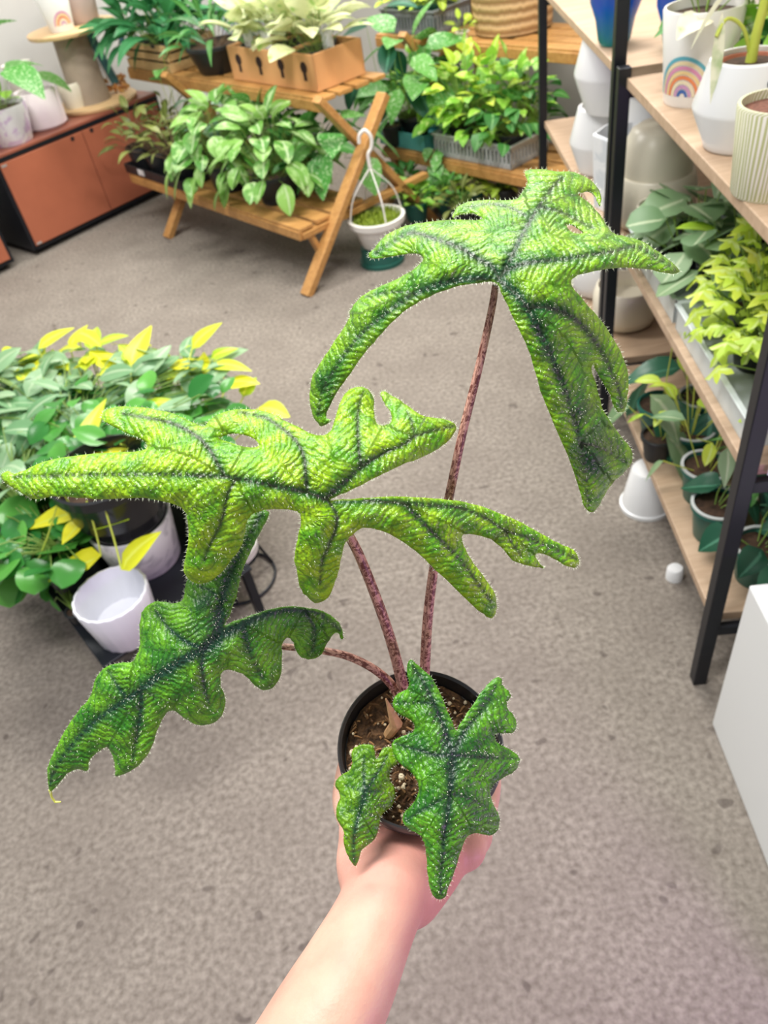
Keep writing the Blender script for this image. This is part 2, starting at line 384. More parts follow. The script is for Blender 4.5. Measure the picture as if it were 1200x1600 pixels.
def leaf_mat(name, light, mid, dark, vein, rough=0.3):
    m, t, b = nt(name); b.inputs['Specular IOR Level'].default_value = 0.55
    tc = N(t, 'ShaderNodeTexCoord'); uv = N(t, 'ShaderNodeUVMap')
    av = N(t, 'ShaderNodeAttribute', _attribute_name='vein'); al = N(t, 'ShaderNodeAttribute', _attribute_name='line')
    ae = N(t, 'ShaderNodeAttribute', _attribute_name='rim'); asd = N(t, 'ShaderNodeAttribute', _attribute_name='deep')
    n1 = N(t, 'ShaderNodeTexNoise', Scale=75.0, Detail=4.0); t.links.new(tc.outputs['Object'], n1.inputs['Vector'])
    wv = N(t, 'ShaderNodeTexWave', Scale=95.0, Distortion=4.6, Detail=2.0); wv.inputs['Detail Scale'].default_value = 1.4
    mp = N(t, 'ShaderNodeMapping'); mp.inputs['Rotation'].default_value = (0, 0, math.radians(-38))
    t.links.new(uv.outputs[0], mp.inputs[0]); t.links.new(mp.outputs[0], wv.inputs['Vector'])
    n2 = N(t, 'ShaderNodeTexVoronoi', Scale=520.0); t.links.new(tc.outputs['Object'], n2.inputs['Vector'])
    n3 = N(t, 'ShaderNodeTexNoise', Scale=600.0, Detail=3.0); t.links.new(tc.outputs['Object'], n3.inputs['Vector'])
    col = mixc(t, maprange(t, n1.outputs[0], 0.4, 0.62), light, mid)
    col = mixc(t, maprange(t, n2.outputs['Distance'], 0.45, 0.9, 0, 0.35), col, dark)
    col = mixc(t, maprange(t, wv.outputs['Fac'], 0.22, 0.0, 0, 0.5), col, dark)
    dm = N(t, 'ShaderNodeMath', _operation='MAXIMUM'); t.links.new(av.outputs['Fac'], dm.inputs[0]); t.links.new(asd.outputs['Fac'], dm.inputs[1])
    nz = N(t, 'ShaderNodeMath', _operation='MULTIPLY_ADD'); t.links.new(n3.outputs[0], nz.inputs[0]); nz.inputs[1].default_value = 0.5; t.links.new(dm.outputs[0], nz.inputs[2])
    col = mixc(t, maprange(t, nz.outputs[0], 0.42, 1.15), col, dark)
    col = mixc(t, al.outputs['Fac'], col, vein)
    col = mixc(t, maprange(t, ae.outputs['Fac'], 0.2, 1.0, 0, 0.5), col, light)
    t.links.new(col, b.inputs['Base Color'])
    ad = N(t, 'ShaderNodeMath', _operation='MULTIPLY_ADD'); t.links.new(wv.outputs['Fac'], ad.inputs[0]); ad.inputs[1].default_value = 0.9; t.links.new(n3.outputs[0], ad.inputs[2])
    a2 = N(t, 'ShaderNodeMath', _operation='MULTIPLY_ADD'); t.links.new(n2.outputs['Distance'], a2.inputs[0]); a2.inputs[1].default_value = -0.9; t.links.new(ad.outputs[0], a2.inputs[2])
    bp = N(t, 'ShaderNodeBump', Strength=0.75, Distance=0.0008); t.links.new(a2.outputs[0], bp.inputs['Height']); t.links.new(bp.outputs[0], b.inputs['Normal'])
    b.inputs['Roughness'].default_value = rough
    b.inputs['Coat Weight'].default_value = 0.18; b.inputs['Coat Roughness'].default_value = 0.12; t.links.new(bp.outputs[0], b.inputs['Coat Normal'])
    tr = N(t, 'ShaderNodeBsdfTranslucent'); t.links.new(col, tr.inputs['Color']); t.links.new(bp.outputs[0], tr.inputs['Normal'])
    mx = t.nodes.new('ShaderNodeMixShader'); mx.inputs[0].default_value = 0.12
    t.links.new(b.outputs[0], mx.inputs[1]); t.links.new(tr.outputs[0], mx.inputs[2])
    t.links.new(mx.outputs[0], t.nodes['Material Output'].inputs['Surface'])
    return m
HAIR = plain('white leaf hair', (0.88, 0.95, 0.72), rough=0.35)
def big_leaf(name, outline, veins, ctrl, mat, parent, holes=(), step=4.5, amp=0.0042, vw=9.0, hairs=1.0, deep=None, seed=1, label=None, jag=0.7):
    rnd = np.random.RandomState(seed)
    out = cr(outline, 3)
    out = out + rnd.normal(0, jag, out.shape) * 0.6
    hl = [cr(h, 2) for h in holes]
    V = [cr(v[0], 4, False) for v in veins]; wts = [v[1] for v in veins]
    A = np.vstack([v[:-1] for v in V]); B = np.vstack([v[1:] for v in V])
    sid = np.concatenate([[i] * (len(v) - 1) for i, v in enumerate(V)])
    cum = np.concatenate([np.r_[0, np.cumsum(np.linalg.norm(np.diff(v, axis=0), axis=1))[:-1]] for v in V])
    tot = {i: np.linalg.norm(np.diff(v, axis=0), axis=1).sum() for i, v in enumerate(V)}
    segL = np.linalg.norm(B - A, axis=1)
    lo = out.min(0); hi = out.max(0); g = []
    yy = lo[1]; r = 0
    while yy < hi[1]:
        xs = np.arange(lo[0] + (r % 2) * step / 2, hi[0], step); g.append(np.c_[xs, np.full(len(xs), yy)]); yy += step * 0.87; r += 1
    G = np.vstack(g)
    E0 = out; E1 = np.roll(out, -1, 0); loops = [out]
    for h in hl: E0 = np.vstack([E0, h]); E1 = np.vstack([E1, np.roll(h, -1, 0)]); loops.append(h)
    ins = inside(G, out)
    for h in hl: ins &= ~inside(G, h)
    G = G[ins]; de, _ = seg_dist(G, E0, E1); dv, _ = seg_dist(G, A, B)
    G = G[(de.min(1) > step * 0.55) & (dv.min(1) > step * 0.5)]
    vp = np.vstack([cr(v[0], 5, False) for v in veins]); keep = inside(vp, out)
    for h in hl: keep &= ~inside(vp, h)
    vp = vp[keep]; de, _ = seg_dist(vp, E0, E1); vp = vp[de.min(1) > step * 0.6]
    pts = np.vstack(loops + [G, vp]); edges = []; k = 0
    for L in loops: edges += [(k + i, k + (i + 1) % len(L)) for i in range(len(L))]; k += len(L)
    vo, eo, fo, _, _, _ = delaunay_2d_cdt([Vector(p) for p in pts], edges, [], 0, 0.05)
    P = np.array([tuple(v) for v in vo]); F = [tuple(f) for f in fo]
    Cc = np.array([P[list(f)].mean(0) for f in F]); ok = inside(Cc, out)
    for h in hl: ok &= ~inside(Cc, h)
    F = [f for f, q in zip(F, ok) if q]
    used = sorted({i for f in F for i in f}); remap = {j: i for i, j in enumerate(used)}
    P = P[used]; F = [tuple(remap[i] for i in f) for f in F]
    de = seg_dist(P, E0, E1)[0].min(1); dvs, tt = seg_dist(P, A, B); k = dvs.argmin(1); dv = dvs[np.arange(len(P)), k]
    along = cum[k] + tt[np.arange(len(P)), k] * segL[k]; frac = along / np.array([tot[i] for i in sid[k]])
    wt = np.array(wts)[sid[k]] * (1.15 - 0.75 * frac)
    D = tps(ctrl)(P); tpar = dv / (dv + de + 1e-6); span = np.minimum((dv + de) / 45.0, 1.2)
    bulge = amp * span * (1 - (2 * np.clip(tpar, 0, 1) - 0.78) ** 2 / 1.6)
    lat = 0.00045 * np.sin(along * 0.42 - dv * 0.36 + 1.3 * np.sin(along * 0.07 + dv * 0.1)) * np.clip(dv / 12, 0, 1) * np.clip(de / 8, 0, 1)
    rnz = 0.0009 * np.sin(P[:, 0] * 0.11 + seed) * np.sin(P[:, 1] * 0.13) 
    Z = D - bulge - lat - rnz
    W = np.array([tuple(dp(p[0], p[1], z)) for p, z in zip(P, Z)])
    me = bpy.data.meshes.new(name); o0 = parent.location
    tri = [f if np.cross(P[f[1]] - P[f[0]], P[f[2]] - P[f[0]]) < 0 else f[::-1] for f in F]
    me.from_pydata([tuple(q) for q in (W - np.array(o0))], [], tri)
    me.materials.append(mat); me.polygons.foreach_set('use_smooth', [True] * len(me.polygons))
    vein = np.clip(np.exp(-(dv / (vw * (0.35 + wt))) ** 1.25) * (0.35 + 0.75 * wt), 0, 1)
    line = np.clip(1.25 - dv / (1.1 + 1.6 * wt), 0, 1) * np.clip(wt + 0.25, 0, 0.9)
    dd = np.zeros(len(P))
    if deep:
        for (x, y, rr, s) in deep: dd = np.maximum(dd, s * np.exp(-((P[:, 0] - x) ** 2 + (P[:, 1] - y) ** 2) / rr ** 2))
    for nm, a in (('vein', vein), ('line', line), ('rim', np.clip(1 - de / 2.5, 0, 1)), ('deep', dd)):
        q = me.attributes.new(nm, 'FLOAT', 'POINT'); q.data.foreach_set('value', a.astype(np.float32))
    uvl = me.uv_layers.new(name='UVMap'); idx = np.empty(len(me.loops), dtype=np.int32); me.loops.foreach_get('vertex_index', idx)
    mpx = float(D.mean()) / FPX
    uvl.data.foreach_set('uv', np.c_[along * mpx, dv * mpx][idx].astype(np.float32).ravel())
    me.update(); ob = bpy.data.objects.new(name, me); COL.objects.link(ob); ob.parent = parent
    if label: ob['label'] = label
    so = ob.modifiers.new('thickness', 'SOLIDIFY'); so.thickness = 0.0009; so.offset = -1
    # hairs: short white bristles along the margin and over the surface
    hb_v = []; hb_f = []
    Nn = np.array([tuple(v.normal) for v in me.vertices])
    cam_up = Vector(ZC); ctr = P.mean(0)
    def bristle(p, d, L, r):
        d = d / (np.linalg.norm(d) + 1e-9); s = np.cross(d, [0.3, 0.5, 0.8]); s /= np.linalg.norm(s) + 1e-9; q = np.cross(d, s); k = len(hb_v)
        hb_v.extend([p + s * r, p - s * 0.5 * r + q * 0.87 * r, p - s * 0.5 * r - q * 0.87 * r, p + d * L]); hb_f.extend([(k, k + 1, k + 3), (k + 1, k + 2, k + 3), (k + 2, k, k + 3)])
    W0 = W - np.array(o0); ed = np.where(de < 1.2)[0]
    En = np.array([tuple(x) for x in [RW @ np.array([1, 0, 0]), RW @ np.array([0, -1, 0])]])
    area = 0
    for i in ed:
        seg = ((E1 - E0)); j = np.argmin(((E0 - P[i]) ** 2).sum(1)); tn = seg[j] / (np.linalg.norm(seg[j]) + 1e-9); nn = np.array([-tn[1], tn[0]])
        if inside(np.array([P[i] + nn * 3]), out)[0] != bool(len(hl) and any(inside(np.array([P[i] + nn * 3]), h)[0] for h in hl)): nn = -nn
        for _ in range(max(1, int(round(3 * hairs)))):
            dir2 = nn + tn * rnd.normal(0, 0.45); d3 = En[0] * dir2[0] + En[1] * dir2[1] + Nn[i] * rnd.uniform(0, 0.7)
            off = (En[0] * tn[0] + En[1] * tn[1]) * rnd.uniform(-3, 3) * mpx
            bristle(W0[i] + off * 0.6, d3, rnd.uniform(0.0008, 0.0021), 0.00011)
    mid = np.where(de > 3)[0]; nsel = rnd.choice(mid, int(len(mid) * 0.55 * hairs), replace=True)
    for i in nsel:
        pr_ = 0.25 + 0.9 * math.exp(-dv[i] / 9)
        if rnd.rand() > pr_: continue
        j = rnd.randn(3) * 0.0008
        bristle(W0[i] + j - Nn[i] * np.dot(j, Nn[i]), Nn[i] + rnd.randn(3) * 0.35, rnd.uniform(0.0007, 0.0017), 0.00017)
    hm = bpy.data.meshes.new('leaf_hairs'); hm.from_pydata([tuple(x) for x in hb_v], [], hb_f); hm.materials.append(HAIR)
    ho = bpy.data.objects.new('leaf_hairs', hm); COL.objects.link(ho); ho.parent = ob; ho['kind'] = 'stuff'
    return ob

# pot: the rim centre in the hand, tipped a little towards the viewer
rimC = dp(657, 1166, 0.494); vray = (rimC - Vector(CW)).normalized(); upimg = Vector(RW @ np.array([0.04, 1, 0])); upimg = (upimg - vray * upimg.dot(vray)).normalized()
PA = (-vray * math.cos(math.radians(21)) + upimg * math.sin(math.radians(21))).normalized()      # the pot's axis, upwards
PX = Vector(RW @ np.array([1, 0, 0])); PX = (PX - PA * PX.dot(PA)).normalized(); PY = PA.cross(PX)
def potp(ang, r, h):                        # around the pot: ang 0 = image right, 90 = image up, h along the axis from the rim
    a = math.radians(ang); return rimC + PX * (r * math.cos(a)) + PY * (r * math.sin(a)) + PA * h
base = rimC - PA * 0.088
plant = thing('potted_alocasia', 'jagged fuzzy-leaved plant on mottled pink stalks in small black pot held in a hand', 'plant', base)
blackpl = plain('black nursery plastic', (0.018, 0.019, 0.022), rough=0.33, spec=0.6)
p = MB(); p.lathe([(0.0, 0.004), (0.036, 0.0), (0.038, 0.002), (0.0475, 0.075), (0.0505, 0.0755), (0.0525, 0.078), (0.0533, 0.0835), (0.0535, 0.088), (0.0525, 0.0895), (0.0508, 0.088), (0.0495, 0.077), (0.040, 0.01), (0.0, 0.009)], base, 72, PA, cap=False)
p.build('pot', blackpl, plant)
soilm = plain('potting soil', (0.17, 0.088, 0.038), rough=0.95, noise=0.75, nscale=220, bump=1.0, bscale=260)
rs = random.Random(7)
s = MB(); NR, NA = 22, 72; vs = [rimC - PA * 0.012]; fs = []
for i in range(1, NR + 1):
    for j in range(NA):
        a = 2 * math.pi * j / NA; r = 0.0488 * i / NR
        h = -0.011 + rs.uniform(-0.0016, 0.0016) * 1.3 + 0.0025 * math.sin(r * 180 + j * 0.3) * (1 - i / NR)
        vs.append(rimC + PX * (r * math.cos(a)) + PY * (r * math.sin(a)) + PA * h)
for j in range(NA): fs.append((0, 1 + j, 1 + (j + 1) % NA))
for i in range(NR - 1):
    for j in range(NA): k = 1 + i * NA; fs.append((k + j, k + NA + j, k + NA + (j + 1) % NA, k + (j + 1) % NA))
s.add(vs, fs); s.build('soil', soilm, plant)
def lump(mb, c, r, rnd, n=(6, 4)):
    ph, th = n; vs = []; fs = []
    for i in range(th + 1):
        for j in range(ph):
            t = math.pi * i / th; a = 2 * math.pi * j / ph; q = r * rnd.uniform(0.75, 1.15)
            vs.append(Vector(c) + Vector((q * math.sin(t) * math.cos(a), q * math.sin(t) * math.sin(a), q * math.cos(t))))
    for i in range(th):
        for j in range(ph): k = (j + 1) % ph; fs.append((i * ph + j, i * ph + ph + j, i * ph + ph + k, i * ph + k))
    mb.add(vs, fs)
pl = MB()
for i in range(110):
    a, r = rs.uniform(0, 360), 0.047 * math.sqrt(rs.random()); lump(pl, potp(a, r, -0.009 + rs.uniform(-0.001, 0.001)), rs.uniform(0.0007, 0.0019) * (1.3 if i % 5 == 0 else 1), rs)
tag(pl.build('perlite', plain('perlite', (0.85, 0.72, 0.5), rough=0.8), plant, smooth=False), None, None, kind='stuff')
cb = MB()
for i in range(260):
    a, r = rs.uniform(0, 360), 0.047 * math.sqrt(rs.random()); c = potp(a, r, -0.0095 + rs.uniform(-0.001, 0.0015)); d = Vector((rs.uniform(-1, 1), rs.uniform(-1, 1), rs.uniform(-0.3, 0.5))).normalized() * rs.uniform(0.0015, 0.006)
    cb.tube([c - d * 0.5, c + Vector((0, 0, 0.0006)), c + d * 0.5], rs.uniform(0.0003, 0.0009), 5, tint=rs.random())
mf, tf, bf = nt('coir fibre'); bf.inputs['Roughness'].default_value = 0.9
tf.links.new(mixc(tf, N(tf, 'ShaderNodeAttribute', _attribute_name='tint').outputs['Fac'], (0.10, 0.045, 0.018), (0.46, 0.25, 0.10)), bf.inputs['Base Color'])
tag(cb.build('bark_fibre', mf, plant), None, None, kind='stuff')
sh = MB(); sh.tube([potp(150, 0.024, -0.010), potp(140, 0.020, 0.006), dp(603, 1092, 0.487)], [0.0035, 0.0042, 0.0005], 8)
sh.build('dry_leaf_sheath', plain('dry sheath', (0.72, 0.42, 0.2), rough=0.7, noise=0.4, nscale=120), plant)

# mottled stalks
ms, ts, bs = nt('mottled stalk'); bs.inputs['Roughness'].default_value = 0.45
uvs = N(ts, 'ShaderNodeUVMap'); mps = N(ts, 'ShaderNodeMapping'); mps.inputs['Scale'].default_value = (2.0, 75, 1); ts.links.new(uvs.outputs[0], mps.inputs[0])
ns = N(ts, 'ShaderNodeTexNoise', Scale=2.2, Detail=5.0, Distortion=1.4); ns.inputs['Roughness'].default_value = 0.75; ts.links.new(mps.outputs[0], ns.inputs['Vector'])
ts.links.new(mixc(ts, maprange(ts, ns.outputs[0], 0.46, 0.54), (0.15, 0.04, 0.03), (0.62, 0.33, 0.26)), bs.inputs['Base Color'])
def stalk(ctrl, r0, r1, nm='stalk'):
    c = [np.array(tuple(dp(*q))) for q in ctrl]; P_ = cr(c, 7, False); n = len(P_)
    mb = MB(); mb.tube(P_, [r0 + (r1 - r0) * i / (n - 1) for i in range(n)], 14); return mb.build(nm, ms, plant)
stalk([(774, 446, 0.385), (768, 485, 0.392), (748, 575, 0.405), (722, 680, 0.42), (702, 775, 0.437), (681, 870, 0.455), (669, 960, 0.472), (664, 1040, 0.49), (662, 1075, 0.503)], 0.0017, 0.0036)
stalk([(514, 786, 0.408), (535, 820, 0.42), (560, 865, 0.435), (590, 940, 0.455), (612, 1005, 0.474), (627, 1062, 0.49), (632, 1090, 0.502)], 0.0024, 0.0039)
stalk([(350, 1000, 0.474), (400, 1006, 0.478), (450, 1011, 0.48), (500, 1016, 0.483), (545, 1026, 0.486), (585, 1046, 0.49), (612, 1070, 0.497), (625, 1095, 0.505)], 0.0017, 0.0031)
stalk([(706, 1176, 0.446), (700, 1160, 0.458), (680, 1135, 0.478), (655, 1120, 0.502)], 0.0014, 0.002)
stalk([(571, 1236, 0.462), (590, 1215, 0.47), (615, 1180, 0.488), (635, 1150, 0.504)], 0.0011, 0.0017)

LA = leaf_mat('leaf green bright', (0.30, 0.60, 0.010), (0.085, 0.34, 0.008), (0.005, 0.075, 0.018), (0.03, 0.05, 0.024))
LB = leaf_mat('leaf green lime', (0.40, 0.68, 0.010), (0.14, 0.44, 0.008), (0.012, 0.11, 0.014), (0.04, 0.05, 0.018))
LC = leaf_mat('leaf green deep', (0.19, 0.52, 0.012), (0.045, 0.25, 0.008), (0.003, 0.05, 0.017), (0.006, 0.045, 0.028))
LD = leaf_mat('leaf green dark', (0.13, 0.42, 0.010), (0.03, 0.19, 0.008), (0.005, 0.045, 0.018), (0.008, 0.03, 0.018), rough=0.25)
LE = leaf_mat('leaf green olive', (0.20, 0.42, 0.006), (0.08, 0.25, 0.005), (0.012, 0.085, 0.02), (0.006, 0.045, 0.02))
# leaf A: top
oA = scl([(692,52),(740,48),(790,54),(840,58),(880,75),(905,95),(922,125),(922,160),(912,140),(895,120),(868,118),(852,125),(880,145),(905,170),(925,195),(945,225),(962,245),(1000,255),(1050,270),(1090,295),(1130,325),(1165,362),(1130,368),(1080,358),(1020,350),(960,352),(900,362),(850,375),(832,390),(835,410),(860,440),(890,475),(920,510),(945,545),(970,585),(990,625),(1003,665),(1008,710),(1003,760),(992,792),(975,793),(960,770),(945,730),(925,700),(910,670),(896,648),(893,668),(905,700),(915,740),(930,790),(950,820),(985,870),(1010,900),(1020,935),(1000,975),(965,1005),(940,1040),(920,1075),(900,1102),(875,1090),(862,1050),(845,1000),(820,930),(795,870),(770,810),(745,750),(725,690),(705,620),(680,560),(655,510),(635,465),(615,425),(604,400),(575,393),(540,398),(490,405),(430,425),(380,447),(340,470),(300,500),(260,540),(225,580),(190,620),(160,665),(130,705),(105,745),(85,785),(78,812),(92,820),(65,838),(45,820),(32,790),(28,740),(35,690),(50,660),(75,620),(105,575),(135,530),(150,500),(150,485),(170,455),(200,430),(250,405),(300,382),(340,360),(365,340),(376,325),(365,310),(330,308),(280,315),(225,322),(208,312),(225,290),(250,262),(290,235),(340,218),(390,210),(440,205),(490,202),(530,205),(560,200),(545,188),(520,182),(490,185),(470,195),(470,180),(490,158),(530,145),(580,142),(630,143),(665,138),(682,115),(697,90),(692,68)], 470, 240, 1.967)
vA = [([(608,385),(640,330),(680,250),(720,180),(770,110),(800,75)],1),([(608,385),(650,350),(720,332),(800,325),(880,312),(960,300),(1040,288),(1150,355)],.9),([(608,385),(590,350),(540,320),(480,285),(400,258),(330,245),(230,305)],.9),([(604,392),(540,385),(450,395),(350,430),(250,500),(180,560),(120,640),(70,720),(55,800)],1),([(350,430),(280,425),(200,440)],.4),([(608,390),(660,430),(700,480),(740,560),(780,650),(820,750),(850,850),(870,950),(885,1080)],1.1),([(700,475),(760,475),(830,500),(890,560),(940,640),(975,720),(988,780)],.9),([(865,890),(920,905),(1000,950)],.6),([(735,165),(790,175),(850,205),(900,230)],.5),([(690,190),(640,165),(580,155),(510,165)],.4)]
vA = [(scl(a, 470, 240, 1.967), b) for a, b in vA]
cA = [(779,436,.378),(820,340,.405),(860,275,.432),(940,320,.438),(1060,427,.412),(940,395,.388),(700,370,.395),(577,401,.425),(720,340,.422),(650,450,.393),(560,540,.418),(500,655,.446),(860,560,.385),(910,680,.408),(925,795,.43),(975,720,.432),(975,640,.42),(950,520,.402)]
big_leaf('leaf', oA, vA, cA, LA, plant, holes=[scl([(816,218),(835,216),(855,228),(872,243),(850,246),(828,238)], 470, 240, 1.967)], seed=3, amp=.0045, vw=9,
         deep=[(560,520,38,.55),(510,600,32,.7),(865,560,22,.7),(905,640,30,.85),(925,720,40,.9),(950,690,45,.6),(965,600,16,.5),(790,440,16,.5)])  # deep spots on the lower lobes paint their shading into the leaf colour
# leaf B: middle
b2 = lambda q: scl(q, 0, 580, 2.5); b3 = lambda q: scl(q, 440, 580, 2.5)
oB = b2([(3,406),(30,390),(60,400),(120,375),(200,345),(300,330),(400,318),(500,315),(560,308),(576,292),(560,270),(520,250),(480,235),(430,210),(402,190),(400,168),(420,148),(470,137),(530,138),(600,148),(660,160),(720,185),(770,208),(797,214),(820,190),(860,165),(910,150),(960,148),(1010,152),(1080,172)]) + \
     b3([(0,188),(60,215),(120,245),(165,250),(190,235),(205,200),(220,150),(235,110),(255,80),(290,62),(325,65),(350,85),(360,110),(360,150),(365,185),(375,208),(395,213),(420,205),(432,190),(425,160),(405,130),(390,100),(388,82),(405,80),(430,95),(465,115),(500,140),(540,170),(590,180),(640,188),(675,205),(683,225),(665,255),(630,290),(580,320),(530,345),(480,360),(430,385),(380,410),(330,435),(270,465),(215,488),(192,502),(220,502),(290,497),(380,492),(460,490),(560,495),(650,503),(720,512),(790,530),(850,555),(920,585),(980,615),(1040,650),(1100,680),(1140,700),(1160,730),(1160,755),(1140,767),(1100,755),(1060,730),(1010,712),(993,718),(1000,740),(1028,770),(990,765),(945,755),(905,740),(870,700),(830,665),(780,645),(730,635),(705,642),(708,670),(725,710),(750,750),(780,790),(810,830),(835,875),(840,910),(835,945),(820,965),(790,950),(750,920),(700,870),(650,820),(600,775),(560,735),(520,700),(470,665),(420,635),(370,618),(320,612),(295,625),(265,650),(245,680),(235,720),(225,770),(210,820),(190,870),(165,898),(130,903),(95,880),(70,840),(60,790),(50,740),(55,690),(65,640),(75,600),(75,565),(60,548),(20,540)]) + \
     b2([(1100,538),(1050,540),(1000,550),(975,570),(960,600),(955,640),(940,690),(910,730),(880,770),(850,800),(810,825),(770,830),(735,810),(718,780),(718,750),(728,710),(735,660),(735,610),(730,570),(715,540),(680,520),(620,505),(560,495),(480,497),(400,500),(300,495),(200,490),(140,500),(90,480),(50,455),(20,435)])
vB = [(b2([(1270,500),(1200,475),(1100,455),(980,430),(880,412),(780,408),(650,402),(500,403),(350,405),(200,408),(60,412)]),1),(b2([(880,410),(855,370),(820,310),(770,255),(700,215),(640,195),(560,180),(480,165)]),.9),(b2([(1200,470),(1195,400),(1185,330),(1150,265),(1090,215),(1030,180),(940,160)]),.8),(b2([(920,425),(890,480),(870,570),(840,640),(810,700),(800,740)]),.6),(b3([(170,500),(240,440),(320,370),(400,320),(480,285),(520,255),(580,235),(670,215)]),1),(b3([(310,365),(300,290),(297,200),(300,140),(318,80)]),.7),(b3([(520,250),(505,190),(490,155)]),.4),(b3([(180,505),(215,560),(210,620),(185,680),(160,740),(150,830)]),.7),(b3([(200,505),(300,503),(400,510),(480,516),(600,525),(700,535),(800,575),(870,620),(960,650),(1060,690),(1150,735)]),1),(b3([(480,520),(560,600),(620,660),(700,740),(760,820),(820,900)]),.9),(b3([(870,620),(900,670),(940,730)]),.5)]
cB = [(508,780,.398),(400,745,.393),(250,742,.398),(100,742,.408),(3,745,.42),(170,645,.425),(330,660,.412),(400,640,.424),(560,600,.42),(555,700,.402),(640,660,.41),(710,670,.425),(600,620,.426),(310,930,.428),(340,830,.405),(495,935,.43),(500,860,.406),(640,800,.405),(760,810,.42),(900,885,.444),(700,900,.42),(765,965,.44)]
big_leaf('leaf', oB, vB, cB, LB, plant, holes=[b2([(858,264),(890,247),(930,243),(975,255),(1005,275),(1010,292),(985,298),(940,292),(900,278)])], seed=5, amp=.0045, vw=6.5,
         deep=[(640,780,20,.6),(720,800,25,.75),(790,830,30,.6),(330,670,16,.4),(215,735,30,.35),(480,760,18,.35)])
# leaf C: lower left
c_ = lambda q: scl(q, 50, 780, 2.353)
oC = c_([(850,36),(870,45),(868,70),(850,100),(825,150),(800,200),(775,260),(760,320),(745,380),(725,430),(708,462),(740,450),(790,432),(840,415),(900,400),(960,395),(1020,400),(1070,412),(1110,435),(1135,465),(1145,500),(1138,517),(1125,490),(1105,500),(1085,530),(1065,570),(1030,590),(990,580),(970,555),(960,525),(940,510),(920,530),(918,570),(920,620),(905,670),(880,695),(850,702),(820,685),(785,650),(745,632),(710,628),(695,645),(695,690),(710,730),(705,780),(680,815),(640,830),(600,828),(560,805),(525,778),(495,785),(475,820),(455,870),(430,930),(400,970),(360,1000),(308,1020),(305,985),(295,940),(275,912),(235,935),(210,965),(205,998),(165,992),(130,1010),(100,1045),(68,1075),(58,1040),(58,990),(75,940),(100,890),(130,835),(170,780),(205,740),(225,690),(240,650),(275,615),(320,602),(365,598),(385,570),(398,530),(395,480),(400,430),(415,400),(450,378),(490,378),(530,382),(555,365),(562,330),(572,285),(600,235),(680,160),(760,85),(820,38)])
vC = [([(690,500),(640,545),(560,590),(480,640),(400,700),(320,755),(230,820),(150,900),(80,1000),(66,1060)],1.1),([(690,500),(690,430),(700,360),(730,270),(780,170),(840,60)],1.1),([(690,500),(740,480),(800,450),(880,418),(960,408),(1050,420),(1130,480)],1),([(620,548),(560,520),(500,470),(455,410)],.8),([(630,560),(625,620),(635,690),(650,750)],.7),([(400,700),(400,780),(385,870),(370,960)],.7),([(340,720),(310,680),(280,630)],.6),([(780,470),(800,560),(850,660)],.7),([(1000,410),(1040,480),(1030,560)],.6),([(697,385),(660,340),(610,320)],.6)]
vC = [(c_(a), b) for a, b in vC]
cC = [(343,995,.452),(345,920,.448),(400,830,.455),(420,795,.462),(240,960,.462),(290,1040,.452),(320,1130,.47),(220,1070,.466),(150,1130,.482),(75,1235,.51),(185,1210,.492),(420,975,.458),(480,950,.462),(535,995,.478),(410,1070,.468),(480,1025,.474)]
lc = big_leaf('leaf', oC, vC, cC, LC, plant, seed=8, amp=.0042, vw=11, deep=[(320,940,26,.8),(300,990,28,.6),(360,890,16,.6),(400,820,14,.6),(200,1110,20,.3),(395,985,20,.5)])
tp = MB(); tp.tube([dp(78,1234,.510), dp(81,1246,.512), dp(86,1253,.513), dp(95,1253,.513)], [.0011, .0007, .0008, .0005], 6)
to = tp.build('dried_tip', plain('yellow tip', (0.6, 0.62, 0.12)), plant); to.parent = lc; 
# leaf D and leaf E: small ones over the pot
d_ = lambda q: scl(q, 500, 1000, 3.529)
oD = d_([(505,110),(530,130),(575,170),(610,200),(640,250),(670,310),(695,370),(720,430),(742,482),(752,500),(768,470),(800,420),(840,360),(880,300),(920,250),(970,208),(1000,215),(1005,245),(1030,275),(1052,300),(1045,325),(1030,345),(1035,380),(1065,410),(1083,450),(1080,490),(1060,512),(1020,515),(985,512),(965,525),(975,560),(1000,580),(1040,600),(1080,625),(1103,660),(1090,700),(1060,735),(1010,760),(970,785),(940,825),(945,880),(965,920),(988,970),(988,1020),(970,1060),(930,1078),(880,1068),(830,1072),(800,1100),(780,1160),(760,1220),(735,1300),(710,1360),(695,1410),(670,1430),(640,1425),(615,1390),(600,1330),(590,1260),(585,1180),(575,1120),(555,1080),(510,1055),(470,1025),(455,985),(465,950),(500,915),(530,870),(545,820),(530,770),(490,720),(450,690),(415,650),(397,600),(402,560),(430,540),(480,520),(510,510),(522,480),(510,450),(480,430),(440,410),(410,385),(400,350),(410,315),(440,290),(480,270),(492,240),(482,200),(480,150),(490,115)])
vD = [([(735,630),(725,740),(715,860),(700,980),(685,1080),(675,1200),(665,1330),(668,1400)],1),([(735,630),(710,570),(690,500),(660,420),(630,350),(590,270),(550,200),(510,140)],.9),([(735,630),(780,530),(850,440),(920,350),(970,250)],.8),([(735,635),(640,635),(560,610),(480,590),(420,570)],.8),([(735,635),(850,645),(950,650),(1080,655)],.8),([(715,850),(650,890),(560,940),(480,990)],.5),([(715,850),(780,860),(860,890),(960,960)],.5),([(625,345),(540,345),(430,350)],.5)]
vD = [(d_(a), b) for a, b in vD]
cD = [(708,1180,.440),(645,1035,.452),(775,1065,.458),(615,1160,.450),(812,1187,.456),(700,1280,.430),(635,1285,.438),(775,1295,.446),(690,1402,.432),(670,1110,.446),(740,1130,.447)]
